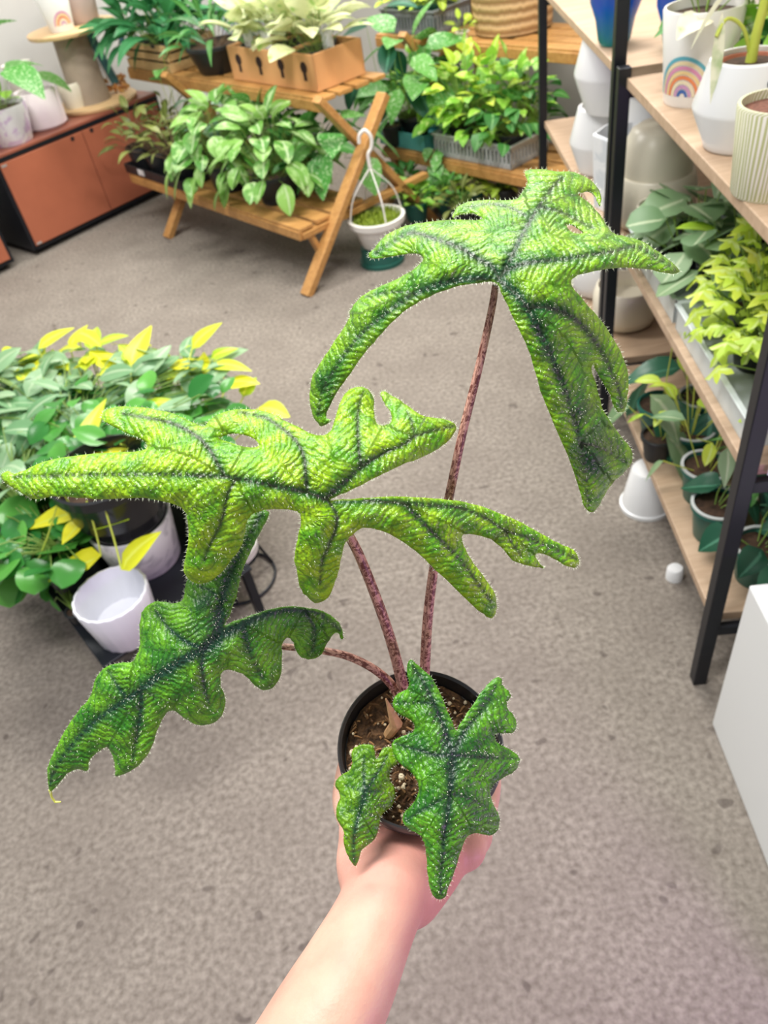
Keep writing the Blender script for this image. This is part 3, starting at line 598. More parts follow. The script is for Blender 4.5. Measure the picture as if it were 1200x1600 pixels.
big_leaf('leaf', oD, vD, cD, LD, plant, seed=11, amp=.0032, vw=10, step=3.4, hairs=.33, label='small dark glossy leaf', deep=[(745,1185,30,.6),(725,1250,28,.5),(760,1270,26,.6),(650,1060,14,.5),(790,1185,20,.5)])
oE = d_([(250,575),(290,580),(300,610),(308,655),(325,640),(345,600),(375,590),(400,595),(420,640),(425,680),(400,700),(385,730),(385,770),(410,810),(415,860),(400,910),(365,940),(335,980),(325,1040),(300,1100),(250,1140),(225,1170),(215,1210),(195,1248),(165,1210),(140,1160),(130,1100),(130,1050),(105,1010),(88,960),(95,910),(110,870),(100,830),(83,800),(95,765),(130,740),(165,715),(178,680),(172,630),(190,595),(220,580)])
vE = [([(250,835),(225,930),(200,1020),(185,1120),(188,1220)],1),([(250,835),(240,740),(245,640)],.7),([(250,835),(300,760),(340,700),(370,640)],.7),([(250,835),(140,800)],.5),([(250,835),(340,835)],.5),([(230,920),(150,950)],.4),([(222,945),(310,975)],.4)]
vE = [(d_(a), b) for a, b in vE]
cE = [(571,1236,.458),(570,1165,.466),(615,1180,.465),(528,1230,.466),(612,1245,.466),(555,1300,.452),(555,1352,.456)]
big_leaf('leaf', oE, vE, cE, LE, plant, seed=13, amp=.0022, vw=6, step=3.4, hairs=.3, label='smallest leaf, olive green')

# ------------------------------------------------------------------ the hand and forearm
def blob_path(mb, pts, rads, flat=None, nrm=None, n=14):   # overlapping tapered tube with round caps, optionally flattened along nrm
    pts = [Vector(p) for p in pts]; C_ = cr([np.array(tuple(p)) for p in pts], 6, False); R_ = cr([np.array([r]) for r in rads], 6, False)[:, 0]
    m = len(C_); vs = []; fs = []
    nr = Vector(nrm).normalized() if nrm is not None else None
    rings = []
    d0 = Vector(C_[1] - C_[0]).normalized(); d1 = Vector(C_[-1] - C_[-2]).normalized()
    seq = [(Vector(C_[0]) - d0 * R_[0] * math.cos(a), R_[0] * math.sin(a), d0) for a in (0.25, 0.7, 1.15)]
    seq += [(Vector(C_[i]), R_[i], Vector(C_[min(i + 1, m - 1)] - C_[max(i - 1, 0)]).normalized()) for i in range(m)]
    seq += [(Vector(C_[-1]) + d1 * R_[-1] * math.cos(a), R_[-1] * math.sin(a), d1) for a in (1.15, 0.7, 0.25)]
    ref = nr or d0.orthogonal()
    for i, (c, r, d) in enumerate(seq):
        ref = (ref - d * ref.dot(d)).normalized(); b = d.cross(ref); f = 1.0 if flat is None else flat
        for k in range(n):
            a = 2 * math.pi * k / n; vs.append(c + ref * (r * f * math.cos(a)) + b * (r * math.sin(a)))
    M = len(seq)
    for i in range(M - 1):
        for k in range(n): q = (k + 1) % n; fs.append((i * n + k, i * n + q, i * n + n + q, i * n + n + k))
    fs.append(tuple(range(n))[::-1]); fs.append(tuple(range(M * n - n, M * n))); mb.add(vs, fs)
hb = MB(); vn = Vector(ZC)
blob_path(hb, [dp(330, 1900, .40), dp(425, 1745, .415), dp(512, 1585, .435), dp(548, 1515, .447), dp(586, 1434, .463), dp(612, 1375, .482), dp(640, 1345, .50)],
          [.0425, .041, .0372, .0343, .0305, .031, .027], flat=.82, nrm=vn, n=24)
def wr(h): return 0.0475 + (h + 0.013) * (0.0095 / 0.073) if h > -0.088 else 0.038     # pot wall radius
palmA = potp(-98, wr(-.055) + .017, -.055)
blob_path(hb, [dp(600, 1400, .478), dp(583, 1360, .495), dp(572, 1325, .508), potp(-135, wr(-.05) + .013, -.05)], [.024, .0235, .021, .016], n=18)
blob_path(hb, [dp(642, 1385, .480), dp(668, 1345, .494), dp(690, 1312, .508), potp(-48, wr(-.062) + .010, -.062)], [.020, .0215, .0195, .015], n=18)
blob_path(hb, [dp(640, 1400, .482), dp(684, 1350, .499), dp(712, 1308, .515), potp(-52, wr(-.07) + .006, -.07)], [.020, .018, .0150, .012], n=18)
blob_path(hb, [dp(630, 1380, .485), palmA, potp(-90, .028, -.103)], [.027, .020, .0155], n=18)
blob_path(hb, [potp(-120, wr(-.055) + .013, -.055), potp(-60, wr(-.055) + .013, -.055)], [.016, .016], n=18)
blob_path(hb, [potp(-90, .030, -.105), potp(-45, .02, -.105), potp(0, .016, -.104)], [.015, .014, .012], n=14)
# thumb round the left side, four fingers round the right side and underneath
T_ = lambda a, h, r: potp(a, wr(h) + r * (0.90 if h > -.075 else 0.5), h)
blob_path(hb, [T_(-132, -.055, .013), T_(-158, -.058, .0112), T_(-180, -.062, .0095), T_(-203, -.064, .009), T_(-222, -.065, .008)], [.015, .0125, .0107, .0105, .0082], n=14)
for h0, h1, a1, rr in ((-.060, -.052, 52, .0083), (-.070, -.068, 58, .0086), (-.082, -.082, 50, .0084), (-.094, -.094, 34, .0076)):
    blob_path(hb, [T_(-62, h0, .013), T_(-34, h0 * .6 + h1 * .4, rr * 1.12), T_(-8, (h0 + h1) / 2, rr), T_(16, h1, rr * 1.02), T_(a1 * .62, h1, rr * .94), T_(a1, h1, rr * .8)],
              [.013, rr * 1.12, rr, rr * 1.02, rr * .93, rr * .74], n=12)
skm, skt, skb = nt('skin'); skb.inputs['Roughness'].default_value = 0.48; skb.inputs['Specular IOR Level'].default_value = 0.35
tc = N(skt, 'ShaderNodeTexCoord'); n1 = N(skt, 'ShaderNodeTexNoise', Scale=45.0, Detail=4.0); n2 = N(skt, 'ShaderNodeTexNoise', Scale=420.0, Detail=3.0)
for q in (n1, n2): skt.links.new(tc.outputs['Object'], q.inputs['Vector'])
aw = N(skt, 'ShaderNodeAttribute', _attribute_name='palm')
c_sk = mixc(skt, maprange(skt, n1.outputs[0], 0.35, 0.7), (0.71, 0.445, 0.335), (0.67, 0.36, 0.275))
c_sk = mixc(skt, aw.outputs['Fac'], c_sk, (0.66, 0.29, 0.24))
skt.links.new(c_sk, skb.inputs['Base Color'])
bpk = N(skt, 'ShaderNodeBump', Strength=0.4, Distance=0.0006); skt.links.new(n2.outputs[0], bpk.inputs['Height']); skt.links.new(bpk.outputs[0], skb.inputs['Normal'])
skb.inputs['Subsurface Weight'].default_value = 0.12; skb.inputs['Subsurface Radius'].default_value = (1, .35, .2); skb.inputs['Subsurface Scale'].default_value = 0.006
hand = hb.build('person', skm)
rm = hand.modifiers.new('one_surface', 'REMESH'); rm.mode = 'VOXEL'; rm.voxel_size = 0.0017; rm.use_smooth_shade = True
sm = hand.modifiers.new('smooth', 'SMOOTH'); sm.factor = 0.6; sm.iterations = 26
bpy.context.view_layer.update()
me2 = bpy.data.meshes.new_from_object(hand.evaluated_get(bpy.context.evaluated_depsgraph_get()))
hand.modifiers.clear(); hand.data = me2; me2.polygons.foreach_set('use_smooth', [True] * len(me2.polygons))
co = np.empty(len(me2.vertices) * 3, dtype=np.float32); me2.vertices.foreach_get('co', co); co = co.reshape(-1, 3) + np.array(hand.location)
pc = np.array(tuple(dp(640, 1345, .49))); dst = np.linalg.norm(co - pc, axis=1)
pa = me2.attributes.new('palm', 'FLOAT', 'POINT'); pa.data.foreach_set('value', np.clip(1.25 - dst / 0.055, 0, 0.9).astype(np.float32))
tag(hand, 'person reaching in, bare forearm and cupped hand holding the small black pot', 'person')

# ------------------------------------------------------------------ wooden tiered stands
PINE = wood('varnished pine', (0.55, 0.30, 0.10), (0.40, 0.19, 0.055), rough=0.45, scale=5)
def stand(label, s0, s1, v0, legs, post=None, boardlow=False):
    t = thing('plant_stand', label, 'plant stand', BN((s0 + s1) / 2, v0 + 0.2, 0))
    lo, up = 0.27, 0.66
    m = MB()
    for k in range(4): m.fbox(BN, (s0, s1), (v0 + 0.05 + k * 0.095, v0 + 0.05 + k * 0.095 + 0.075), (lo - 0.018, lo))
    m.fbox(BN, (s0, s1), (v0 + 0.045, v0 + 0.065), (lo - 0.05, lo - 0.012)); m.build('lower_shelf', PINE, t, smooth=False, bevel=0.003)
    m = MB()
    for k in range(4): m.fbox(BN, (s0 + 0.13, s1 + 0.33), (v0 + 0.38 + k * 0.095, v0 + 0.38 + k * 0.095 + 0.075), (up - 0.018, up))
    m.fbox(BN, (s0 + 0.13, s1 + 0.33), (v0 + 0.375, v0 + 0.395), (up - 0.055, up - 0.012)); m.build('upper_shelf', PINE, t, smooth=False, bevel=0.003)
    for s in legs:
        MB().beam(BN(s, v0 + 0.0, 0.0), BN(s, v0 + 0.585, 0.635), 0.032, 0.055, BN.u).build('front_leg', PINE, t, smooth=False, bevel=0.003)
        MB().beam(BN(s + 0.035, v0 + 0.84, 0.0), BN(s + 0.035, v0 + 0.27, 0.70), 0.03, 0.05, BN.u).build('rear_leg', PINE, t, smooth=False, bevel=0.003)
        q = MB(); q.beam(BN(s + 0.03, v0 + 0.06, lo - 0.035), BN(s + 0.03, v0 + 0.80, lo - 0.035), 0.025, 0.04, BN.u); q.build('shelf_support', PINE, t, smooth=False, bevel=0.002)
        q = MB(); q.beam(BN(s + 0.035, v0 + 0.10, 0.245), BN(s + 0.03, v0 + 0.14, 0.13), 0.02, 0.035, BN.u);
        q.build('diagonal_brace', PINE, t, smooth=False, bevel=0.002)
    if post:
        for s in post: MB().fbox(BN, (s - 0.02, s + 0.02), (v0 + 0.72, v0 + 0.75), (0, 1.2)).build('post', PINE, t, smooth=False, bevel=0.002)
    if boardlow:
        m = MB()
        for k in range(3): m.fbox(BN, (s0, s1), (v0 + 0.12 + k * 0.13, v0 + 0.12 + k * 0.13 + 0.115), (0.045, 0.06))
        m.build('bottom_shelf', PLY, t, smooth=False, bevel=0.002)
    return t
stand('two-tier pine stand on splayed legs beside the terracotta cabinet', 0.05, 1.52, 0.0, (0.03, 1.21))
stand('two-tier pine stand behind the hanging moss pot and against the back wall', -0.9, 0.46, 0.86, (0.44, -0.75), post=(0.93 - 0.5,), boardlow=True)

rd = random.Random(21)
# foliage colours
F_pep = foliage_mat('pep', (0.07, 0.26, 0.03), (0.30, 0.56, 0.12), mid=(0.52, 0.68, 0.38), blotch=(0.38, 0.60, 0.22), bscale=30)
F_dark = foliage_mat('deep green', (0.03, 0.16, 0.03), (0.09, 0.30, 0.06), mid=(0.2, 0.42, 0.15))
F_lily = foliage_mat('lily green', (0.025, 0.15, 0.05), (0.07, 0.30, 0.10), mid=(0.1, 0.38, 0.16))
F_cream = foliage_mat('cream variegated', (0.68, 0.72, 0.38), (0.78, 0.82, 0.52), blotch=(0.35, 0.55, 0.16), bscale=26, bthr=(0.55, 0.66))
F_speck = foliage_mat('speckled', (0.07, 0.30, 0.05), (0.18, 0.48, 0.10), blotch=(0.45, 0.65, 0.35), bscale=90, bthr=(0.55, 0.62))
F_olive = foliage_mat('olive brown', (0.10, 0.13, 0.03), (0.28, 0.32, 0.08), mid=(0.35, 0.4, 0.15))
F_silver = foliage_mat('silver veined', (0.10, 0.24, 0.16), (0.2, 0.36, 0.24), mid=(0.55, 0.66, 0.5), blotch=(0.36, 0.5, 0.38), bscale=40)
F_lime = foliage_mat('lime', (0.42, 0.66, 0.05), (0.68, 0.80, 0.10), mid=(0.7, 0.85, 0.3))
F_bright = foliage_mat('bright', (0.16, 0.42, 0.03), (0.36, 0.66, 0.08), blotch=(0.6, 0.76, 0.25), bscale=40, bthr=(0.56, 0.66))
F_yellow = foliage_mat('yellow lime', (0.42, 0.62, 0.03), (0.85, 0.80, 0.03), mid=(0.8, 0.86, 0.12), rough=0.35)
F_sage = foliage_mat('sage', (0.16, 0.36, 0.16), (0.34, 0.52, 0.30), mid=(0.45, 0.6, 0.38), rough=0.3)
F_round = foliage_mat('glossy round', (0.03, 0.20, 0.04), (0.14, 0.46, 0.07), rough=0.25)
F_grey = foliage_mat('grey green', (0.14, 0.27, 0.12), (0.28, 0.42, 0.22), mid=(0.5, 0.6, 0.38))
F_teal = foliage_mat('dark teal', (0.015, 0.09, 0.05), (0.05, 0.17, 0.10), mid=(0.09, 0.28, 0.18), rough=0.3)
F_white = foliage_mat('cream albino', (0.80, 0.78, 0.58), (0.84, 0.84, 0.66), blotch=(0.45, 0.55, 0.3), bscale=22, bthr=(0.6, 0.72))
F_moss = foliage_mat('moss', (0.14, 0.22, 0.02), (0.36, 0.46, 0.05))
def plant_at(name, label, pos, fol, pot=None, group=None, cat='plant', stem=STEM, soilmat=None, potname='pot', ribs=None, lip=True):
    t = thing(name, label, cat, pos, group)
    sh_ = 0.0
    if pot: r0, r1, h, m = pot; pot_round(t, pos, r0, r1, h, m, name=potname, soilmat=soilmat, ribs=ribs, lip=lip); sh_ = h * 0.88
    fols = fol if isinstance(fol, list) else [fol]
    for f in fols:
        f = dict(f); foliage(t, pos, sh_, rnd=random.Random(hash_(label) + len(t.children)), stem=f.pop('stem', stem), **f)
    return t
def hash_(s): return sum((i + 1) * ord(c) for i, c in enumerate(s)) % 99991
def fo(R, Hh, n, L, W, shape, mat, **k): return dict(R=R, Hh=Hh, n=n, L=L, W=W, shape=shape, mat=mat, **k)

# lower tier of the near-left stand: nursery tray with small black pots
ty = thing('nursery_tray', 'shallow black tray with a white tag, left end of the lower pine shelf', 'tray', BN(1.23, 0.22, 0.27))
m = MB(); m.fbox(BN, (0.96, 1.54), (0.045, 0.40), (0.271, 0.277))
for a, b in (((0.96, 1.54), (0.045, 0.052)), ((0.96, 1.54), (0.393, 0.40)), ((0.96, 0.967), (0.045, 0.40)), ((1.533, 1.54), (0.045, 0.40))): m.fbox(BN, a, b, (0.277, 0.315))
m.build('tray_body', BLACKPOT, ty, smooth=False, bevel=0.002)
MB().fbox(BN, (1.33, 1.39), (0.041, 0.0445), (0.283, 0.31)).build('tag', WHITE, ty, smooth=False)
lab = ['leftmost small black pot of bronze ferny leaves in the nursery tray', 'small black pot with arching olive leaves at the front of the nursery tray', 'small black pot of dull green leaves at the right end of the nursery tray', 'small black pot of bronze foliage at the back of the nursery tray', 'small black pot with pale upright stems at the back of the nursery tray']
for i, (a, b) in enumerate(((1.46, 0.13), (1.27, 0.13), (1.06, 0.13), (1.38, 0.30), (1.16, 0.30))):
    plant_at('seedling_plant', lab[i], BN(a, b, 0.278), fo(0.13, 0.22, 26, 0.10, 0.035, lance, F_olive, elev=(70, 10), droop=1.1), (0.055, 0.075, 0.115, BLACKPOT), 'small pots in the nursery tray', stem=BSTEM)
plant_at('alocasia_plant', 'silver-veined arrow leaf plant rising between the nursery tray and the leafy mass', BN(0.98, 0.30, 0.278), fo(0.10, 0.26, 7, 0.2, 0.13, heart, F_silver, elev=(40, -50), low=0.7), (0.055, 0.075, 0.115, BLACKPOT), stem=STEM)
plant_at('climbing_plant', 'tall single-stemmed plant with a green heart leaf above the nursery tray', BN(1.42, 0.36, 0.278), fo(0.07, 0.46, 6, 0.15, 0.085, heart, F_speck, elev=(50, -10), low=0.6), (0.05, 0.07, 0.11, BLACKPOT), stem=YSTEM)
# leafy mass on the right of the lower tier
plant_at('peperomia_plant', 'bushy green-and-cream round-leaved plant spilling over the middle of the lower pine shelf', BN(0.76, 0.20, 0.27), fo(0.25, 0.26, 75, 0.125, 0.085, oval, F_pep, elev=(60, -45), hang=0.35, droop=0.9), (0.08, 0.10, 0.12, BLACKPOT))
plant_at('peperomia_plant', 'bushy green-and-cream round-leaved plant at the right end of the lower pine shelf', BN(0.40, 0.22, 0.27), fo(0.24, 0.25, 75, 0.115, 0.075, oval, F_pep, elev=(60, -40), hang=0.3, droop=0.9), (0.08, 0.10, 0.12, BLACKPOT))
plant_at('hoya_plant', 'tall speckled green vine plant at the back of the lower pine shelf, below the trough', BN(0.70, 0.40, 0.27), fo(0.20, 0.29, 60, 0.12, 0.065, oval, F_speck, elev=(80, -10), low=0.3), (0.07, 0.09, 0.11, BLACKPOT))
plant_at('hoya_plant', 'deep green narrow-leaved plant at the back right of the lower pine shelf', BN(0.38, 0.40, 0.27), fo(0.17, 0.25, 50, 0.12, 0.055, oval, F_dark, elev=(80, 0), low=0.3), (0.07, 0.09, 0.11, BLACKPOT))
plant_at('pothos_plant', 'speckled heart-leaved plant hanging a big leaf off the right side of the near stand', BN(0.24, 0.46, 0.40), fo(0.19, 0.16, 12, 0.18, 0.13, heart, F_speck, elev=(20, -60), hang=0.6), None)

# upper tier: crate, black bowl, trough
CRATE = wood('pale crate wood', (0.72, 0.50, 0.24), (0.60, 0.38, 0.16), rough=0.5)
cr_t = thing('wooden_crate', 'small slatted wooden crate of black pots at the left of the upper pine shelf', 'crate', BN(1.6, 0.53, 0.66))
m = MB(); a0, a1, b0, b1 = 1.38, 1.83, 0.385, 0.68
m.fbox(BN, (a0, a1), (b0, b1), (0.662, 0.672))
for h in (0.672, 0.712, 0.752):
    for aa, bb in (((a0, a1), (b0, b0 + .012)), ((a0, a1), (b1 - .012, b1)), ((a0, a0 + .012), (b0, b1)), ((a1 - .012, a1), (b0, b1))): m.fbox(BN, aa, bb, (h, h + 0.03))
for aa in (a0 + .01, a1 - .03):
    for bb in (b0 + .01, b1 - .03): m.fbox(BN, (aa, aa + .02), (bb, bb + .02), (0.662, 0.78))
m.build('crate_body', CRATE, cr_t, smooth=False, bevel=0.002)
ll = ['dark glossy peace lily in the front of the slatted crate, left pot', 'dark glossy peace lily in the front of the slatted crate, right pot', 'dark glossy peace lily at the back of the slatted crate']
for i, (a, b) in enumerate(((1.72, 0.46), (1.50, 0.46), (1.60, 0.60))):
    plant_at('peace_lily', ll[i], BN(a, b, 0.673), fo(0.18, 0.24, 34, 0.25, 0.085, lance, F_lily, elev=(80, 5), droop=1.2), (0.06, 0.075, 0.11, BLACKPOT), 'peace lilies in the crate')
tg = thing('plant_tag', 'white and blue plant tag stuck at the left of the crate', 'tag', BN(1.76, 0.40, 0.78)); 
MB().fbox(BN, (1.76, 1.82), (0.375, 0.378), (0.755, 0.84)).build('card', WHITE, tg, smooth=False); MB().fbox(BN, (1.765, 1.815), (0.372, 0.3749), (0.775, 0.805)).build('printed_band', plain('blue print', (0.08, 0.2, 0.3)), tg, smooth=False)
t_ = plant_at('fern_plant', 'dark narrow-leaved plant in a black bowl between crate and orange trough', BN(1.13, 0.52, 0.661), fo(0.15, 0.20, 40, 0.2, 0.03, lance, F_dark, elev=(80, 10), droop=1.2), (0.10, 0.14, 0.12, BLACKPOT), potname='bowl', stem=BSTEM)
TERC = plain('terracotta trough', (0.70, 0.36, 0.15), rough=0.6, noise=0.1, nscale=6)
tr = thing('planter_trough', 'long orange terracotta trough with keyhole openings on the upper pine shelf', 'planter', BN(0.56, 0.56, 0.66))
m = MB(); a0, a1, b0, b1 = 0.26, 0.89, 0.43, 0.70
m.fbox(BN, (a0, a1), (b0, b1), (0.662, 0.675))
for aa, bb in (((a0, a1), (b0, b0 + .012)), ((a0, a1), (b1 - .012, b1)), ((a0, a0 + .012), (b0, b1)), ((a1 - .012, a1), (b0, b1)), ((0.465, .473), (b0, b1)), ((.675, .683), (b0, b1))): m.fbox(BN, aa, bb, (0.67, 0.80))
m.build('trough_body', TERC, tr, smooth=False, bevel=0.003)
for k in range(4):
    s_ = 0.33 + k * 0.16; q = MB(); q.lathe([(0, 0), (0.022, 0), (0.022, 0.0015), (0, 0.0016)], BN(s_, b0, 0.75), 18, -BN.v, cap=False); q.fbox(BN, (s_ - .01, s_ + .01), (b0 - .0015, b0), (0.70, 0.745)); q.build('keyhole', HOLE, tr, smooth=False)
ll = ['cream-leaved plant in the right-hand compartment of the orange trough', 'cream-leaved plant in the middle compartment of the orange trough', 'cream-leaved plant in the left-hand compartment of the orange trough', 'cream-leaved plant at the back right of the orange trough', 'cream-leaved plant at the back left of the orange trough']
for i, (a, b) in enumerate(((0.36, 0.52), (0.57, 0.52), (0.78, 0.52), (0.44, 0.62), (0.70, 0.62))):
    plant_at('aglaonema_plant', ll[i], BN(a, b, 0.676), fo(0.11, 0.23, 22, 0.16, 0.09, oval, F_cream, elev=(80, 20), droop=0.8, low=.55), (0.05, 0.07, 0.12, BLACKPOT), 'cream plants in the orange trough')
for i, (a, b, l_) in enumerate(((0.60, 0.455, 'white plant tag standing at the front middle of the orange trough'), (0.31, 0.56, 'white plant tag at the right end of the orange trough'), (0.74, 0.46, 'white plant tag at the front left of the orange trough'))):
    tag(MB().fbox(BN, (a - .035, a + .035), (b, b + .003), (0.77, 0.86)).build('plant_tag', WHITE, smooth=False), l_, 'tag', 'tags in the orange trough')

# ------------------------------------------------------------------ far stand: crates and plants
def basket_crate(name, label, a, b, h, mat, slots=14):
    t = thing(name, label, 'crate', BN(sum(a) / 2, sum(b) / 2, h[0])); m = MB()
    m.fbox(BN, a, b, (h[0], h[0] + .008))
    for rng_h in ((h[0], h[0] + 0.02), (h[1] - 0.02, h[1])):
        m.fbox(BN, a, (b[0], b[0] + .008), rng_h); m.fbox(BN, a, (b[1] - .008, b[1]), rng_h); m.fbox(BN, (a[0], a[0] + .008), b, rng_h); m.fbox(BN, (a[1] - .008, a[1]), b, rng_h)
    n1 = int((a[1] - a[0]) / 0.022); n2 = int((b[1] - b[0]) / 0.022)
    for i in range(n1 + 1):
        x = a[0] + .005 + (a[1] - a[0] - .01) * i / n1
        for y in (b[0], b[1] - .008): m.fbox(BN, (x - .005, x + .005), (y, y + .007), h)
    for i in range(n2 + 1):
        y = b[0] + .005 + (b[1] - b[0] - .01) * i / n2
        for x in (a[0], a[1] - .008): m.fbox(BN, (x, x + .007), (y - .005, y + .005), h)
    m.build('crate_body', mat, t, smooth=False)
    MB().fbox(BN, (a[0] - .008, a[1] + .008), (b[0] - .008, b[0] + .004), (h[1], h[1] + .01)).fbox(BN, (a[0] - .008, a[1] + .008), (b[1] - .004, b[1] + .008), (h[1], h[1] + .01)).fbox(BN, (a[0] - .008, a[0] + .004), b, (h[1], h[1] + .01)).fbox(BN, (a[1] - .004, a[1] + .008), b, (h[1], h[1] + .01)).build('rim', mat, t, smooth=False, bevel=0.002)
    return t
GC = plain('grey crate plastic', (0.22, 0.24, 0.27), rough=0.5); LG = plain('pale grey crate plastic', (0.52, 0.54, 0.55), rough=0.5); TEALP = plain('teal plastic', (0.10, 0.42, 0.42), rough=0.4)
basket_crate('plastic_crate', 'grey slotted plastic crate of green pots on the upper shelf of the far stand', (0.40, 0.76), (1.27, 1.53), (0.661, 0.755), GC)
ll = ['lime-leaved plant in a green pot, left in the grey crate', 'lime-leaved plant in a green pot, right in the grey crate', 'lime-leaved plant in a green pot, at the back of the grey crate']
for i, (a, b) in enumerate(((0.66, 1.34), (0.50, 1.34), (0.58, 1.46))):
    plant_at('lime_plant', ll[i], BN(a, b, 0.672), fo(0.10, 0.11, 45, 0.06, 0.045, oval, F_lime, elev=(70, -10)), (0.045, 0.06, 0.11, GREENPOT), 'lime plants in the grey crate')
t = thing('teal_tray', 'teal plastic tray on the left of the lower shelf of the far stand', 'tray', BN(0.3, 1.04, 0.275)); m = MB(); a, b = (0.18, 0.50), (0.93, 1.17)
m.fbox(BN, a, b, (0.272, 0.28))
for aa, bb in ((a, (b[0], b[0] + .006)), (a, (b[1] - .006, b[1])), ((a[0], a[0] + .006), b), ((a[1] - .006, a[1]), b)): m.fbox(BN, aa, bb, (0.275, 0.345))
m.build('tray_body', TEALP, t, smooth=False, bevel=0.002)
plant_at('pothos_plant', 'climbing plant with big pale-edged heart leaves in the teal tray', BN(0.36, 1.05, 0.281), [fo(0.22, 0.44, 36, 0.19, 0.12, heart, F_speck, elev=(60, -50), low=0.25), fo(0.12, 0.30, 60, 0.05, 0.02, lance, F_bright, elev=(80, 0))], (0.055, 0.08, 0.11, BLACKPOT))
plant_at('philodendron_plant', 'tall climber with two dark oval leaves beside the orange trough', BN(0.40, 0.93, 0.281), fo(0.15, 0.64, 7, 0.22, 0.11, oval, F_teal, elev=(30, -70), low=0.75), (0.04, 0.05, 0.09, BLACKPOT))
basket_crate('plastic_crate', 'pale grey slotted plastic crate on the lower shelf of the far stand', (-0.34, 0.12), (0.93, 1.18), (0.272, 0.36), LG)
ll = ['bushy bright vine plant at the left of the pale grey crate', 'bushy bright vine plant in the middle of the pale grey crate', 'bushy dark-and-lime vine plant at the right of the pale grey crate']
for i, (a, b, m_) in enumerate(((0.04, 1.06, F_bright), (-0.12, 1.06, F_bright), (-0.26, 1.06, F_dark))):
    plant_at('vine_plant', ll[i], BN(a, b, 0.281), [fo(0.19, 0.32, 70, 0.085, 0.06, heart, m_, elev=(75, -30), low=0.2), fo(0.15, 0.34, 25, 0.08, 0.055, heart, F_bright if i == 2 else F_lime, elev=(75, 0), low=0.7)], (0.055, 0.075, 0.10, BLACKPOT), 'vines in the pale grey crate')
plant_at('ribbon_plant', 'small feathery plant in a white pot between teal tray and pale grey crate', BN(0.30, 1.22, 0.281), fo(0.12, 0.14, 50, 0.06, 0.03, oval, F_bright, elev=(70, 0)), (0.06, 0.085, 0.15, CREAM))
tr_v = plant_at('trailing_vine', 'thin green vine trailing down the front of the far stand', BN(0.13, 0.90, 0.30), fo(0.05, 0.02, 2, 0.05, 0.04, heart, F_speck), None)
lb = MB(); sb = MB()
for k in range(3):
    pts = [BN(0.15 - k * 0.04, 0.93 - 0.015 * k, 0.30 - j * 0.035 * (1 - .2 * k)) + Vector((math.sin(j + k) * .012, -0.012 * j ** .5, 0)) for j in range(7)]; sb.tube(pts, 0.0012, 4)
    for p_ in pts: leaf(lb, p_, (rd.uniform(-1, 1), -0.8, -0.6), 0.07, 0.055, heart, 0.8, rd.random(), rd)
for ch in list(tr_v.children): bpy.data.objects.remove(ch)
lb.build('foliage', F_speck, tr_v); sb.build('stems', STEM, tr_v)
WICK, tw, bw = nt('wicker'); bw.inputs['Roughness'].default_value = 0.7
uvn = N(tw, 'ShaderNodeUVMap'); mw = N(tw, 'ShaderNodeMapping'); mw.inputs['Scale'].default_value = (60, 16, 1); tw.links.new(uvn.outputs[0], mw.inputs[0])
ww = N(tw, 'ShaderNodeTexWave', Scale=1.0, Distortion=1.5, _bands_direction='Y'); tw.links.new(mw.outputs[0], ww.inputs['Vector'])
tw.links.new(mixc(tw, ww.outputs['Fac'], (0.30, 0.17, 0.07), (0.62, 0.42, 0.22)), bw.inputs['Base Color'])
bpw = N(tw, 'ShaderNodeBump', Strength=0.7, Distance=0.005); tw.links.new(ww.outputs['Fac'], bpw.inputs['Height']); tw.links.new(bpw.outputs[0], bw.inputs['Normal'])
wb = MB(); wb.lathe([(0, 0), (0.165, 0.0), (0.175, 0.01), (0.195, 0.26), (0.205, 0.262), (0.205, 0.285), (0.19, 0.285), (0.17, 0.02), (0, 0.015)], BN(0.08, 1.46, 0.661), 48, cap=False)
tag(wb.build('wicker_basket', WICK), 'round woven wicker basket on the upper shelf of the far stand', 'basket')
plant_at('lime_plant', 'little lime sprig growing in front of the wicker basket', BN(0.22, 1.27, 0.661), fo(0.05, 0.09, 9, 0.06, 0.035, oval, F_lime), (0.025, 0.03, 0.03, CREAM))
# small pots on the bottom board of the far stand
small = [((652, 330), F_bright, GREENPOT, 'small green pot of spiky leaves just right of the hanging moss pot', lance), ((700, 318), F_speck, GREENPOT, 'small green pot of speckled leaves on the bottom board of the far stand', round_), ((738, 312), F_lime, GREENPOT, 'small pot of lime leaves on the bottom board of the far stand', oval), ((790, 308), F_lime, BLACKPOT, 'small pot of pale lime leaves at the right of the bottom board', oval), ((640, 300), F_dark, BLACKPOT, 'small dark pot in the shade under the far stand', oval), ((722, 335), F_olive, BLACKPOT, 'small pot of brownish green leaves in front of the bottom board', oval)]
for (x, y), m_, pm, l_, shp in small:
    plant_at('small_plant', l_, at(x, y + 12, 0.061), fo(0.085, 0.10, 34, 0.07, 0.035, shp, m_, elev=(70, 0)), (0.045, 0.06, 0.085, pm), 'small pots at the foot of the far stand')

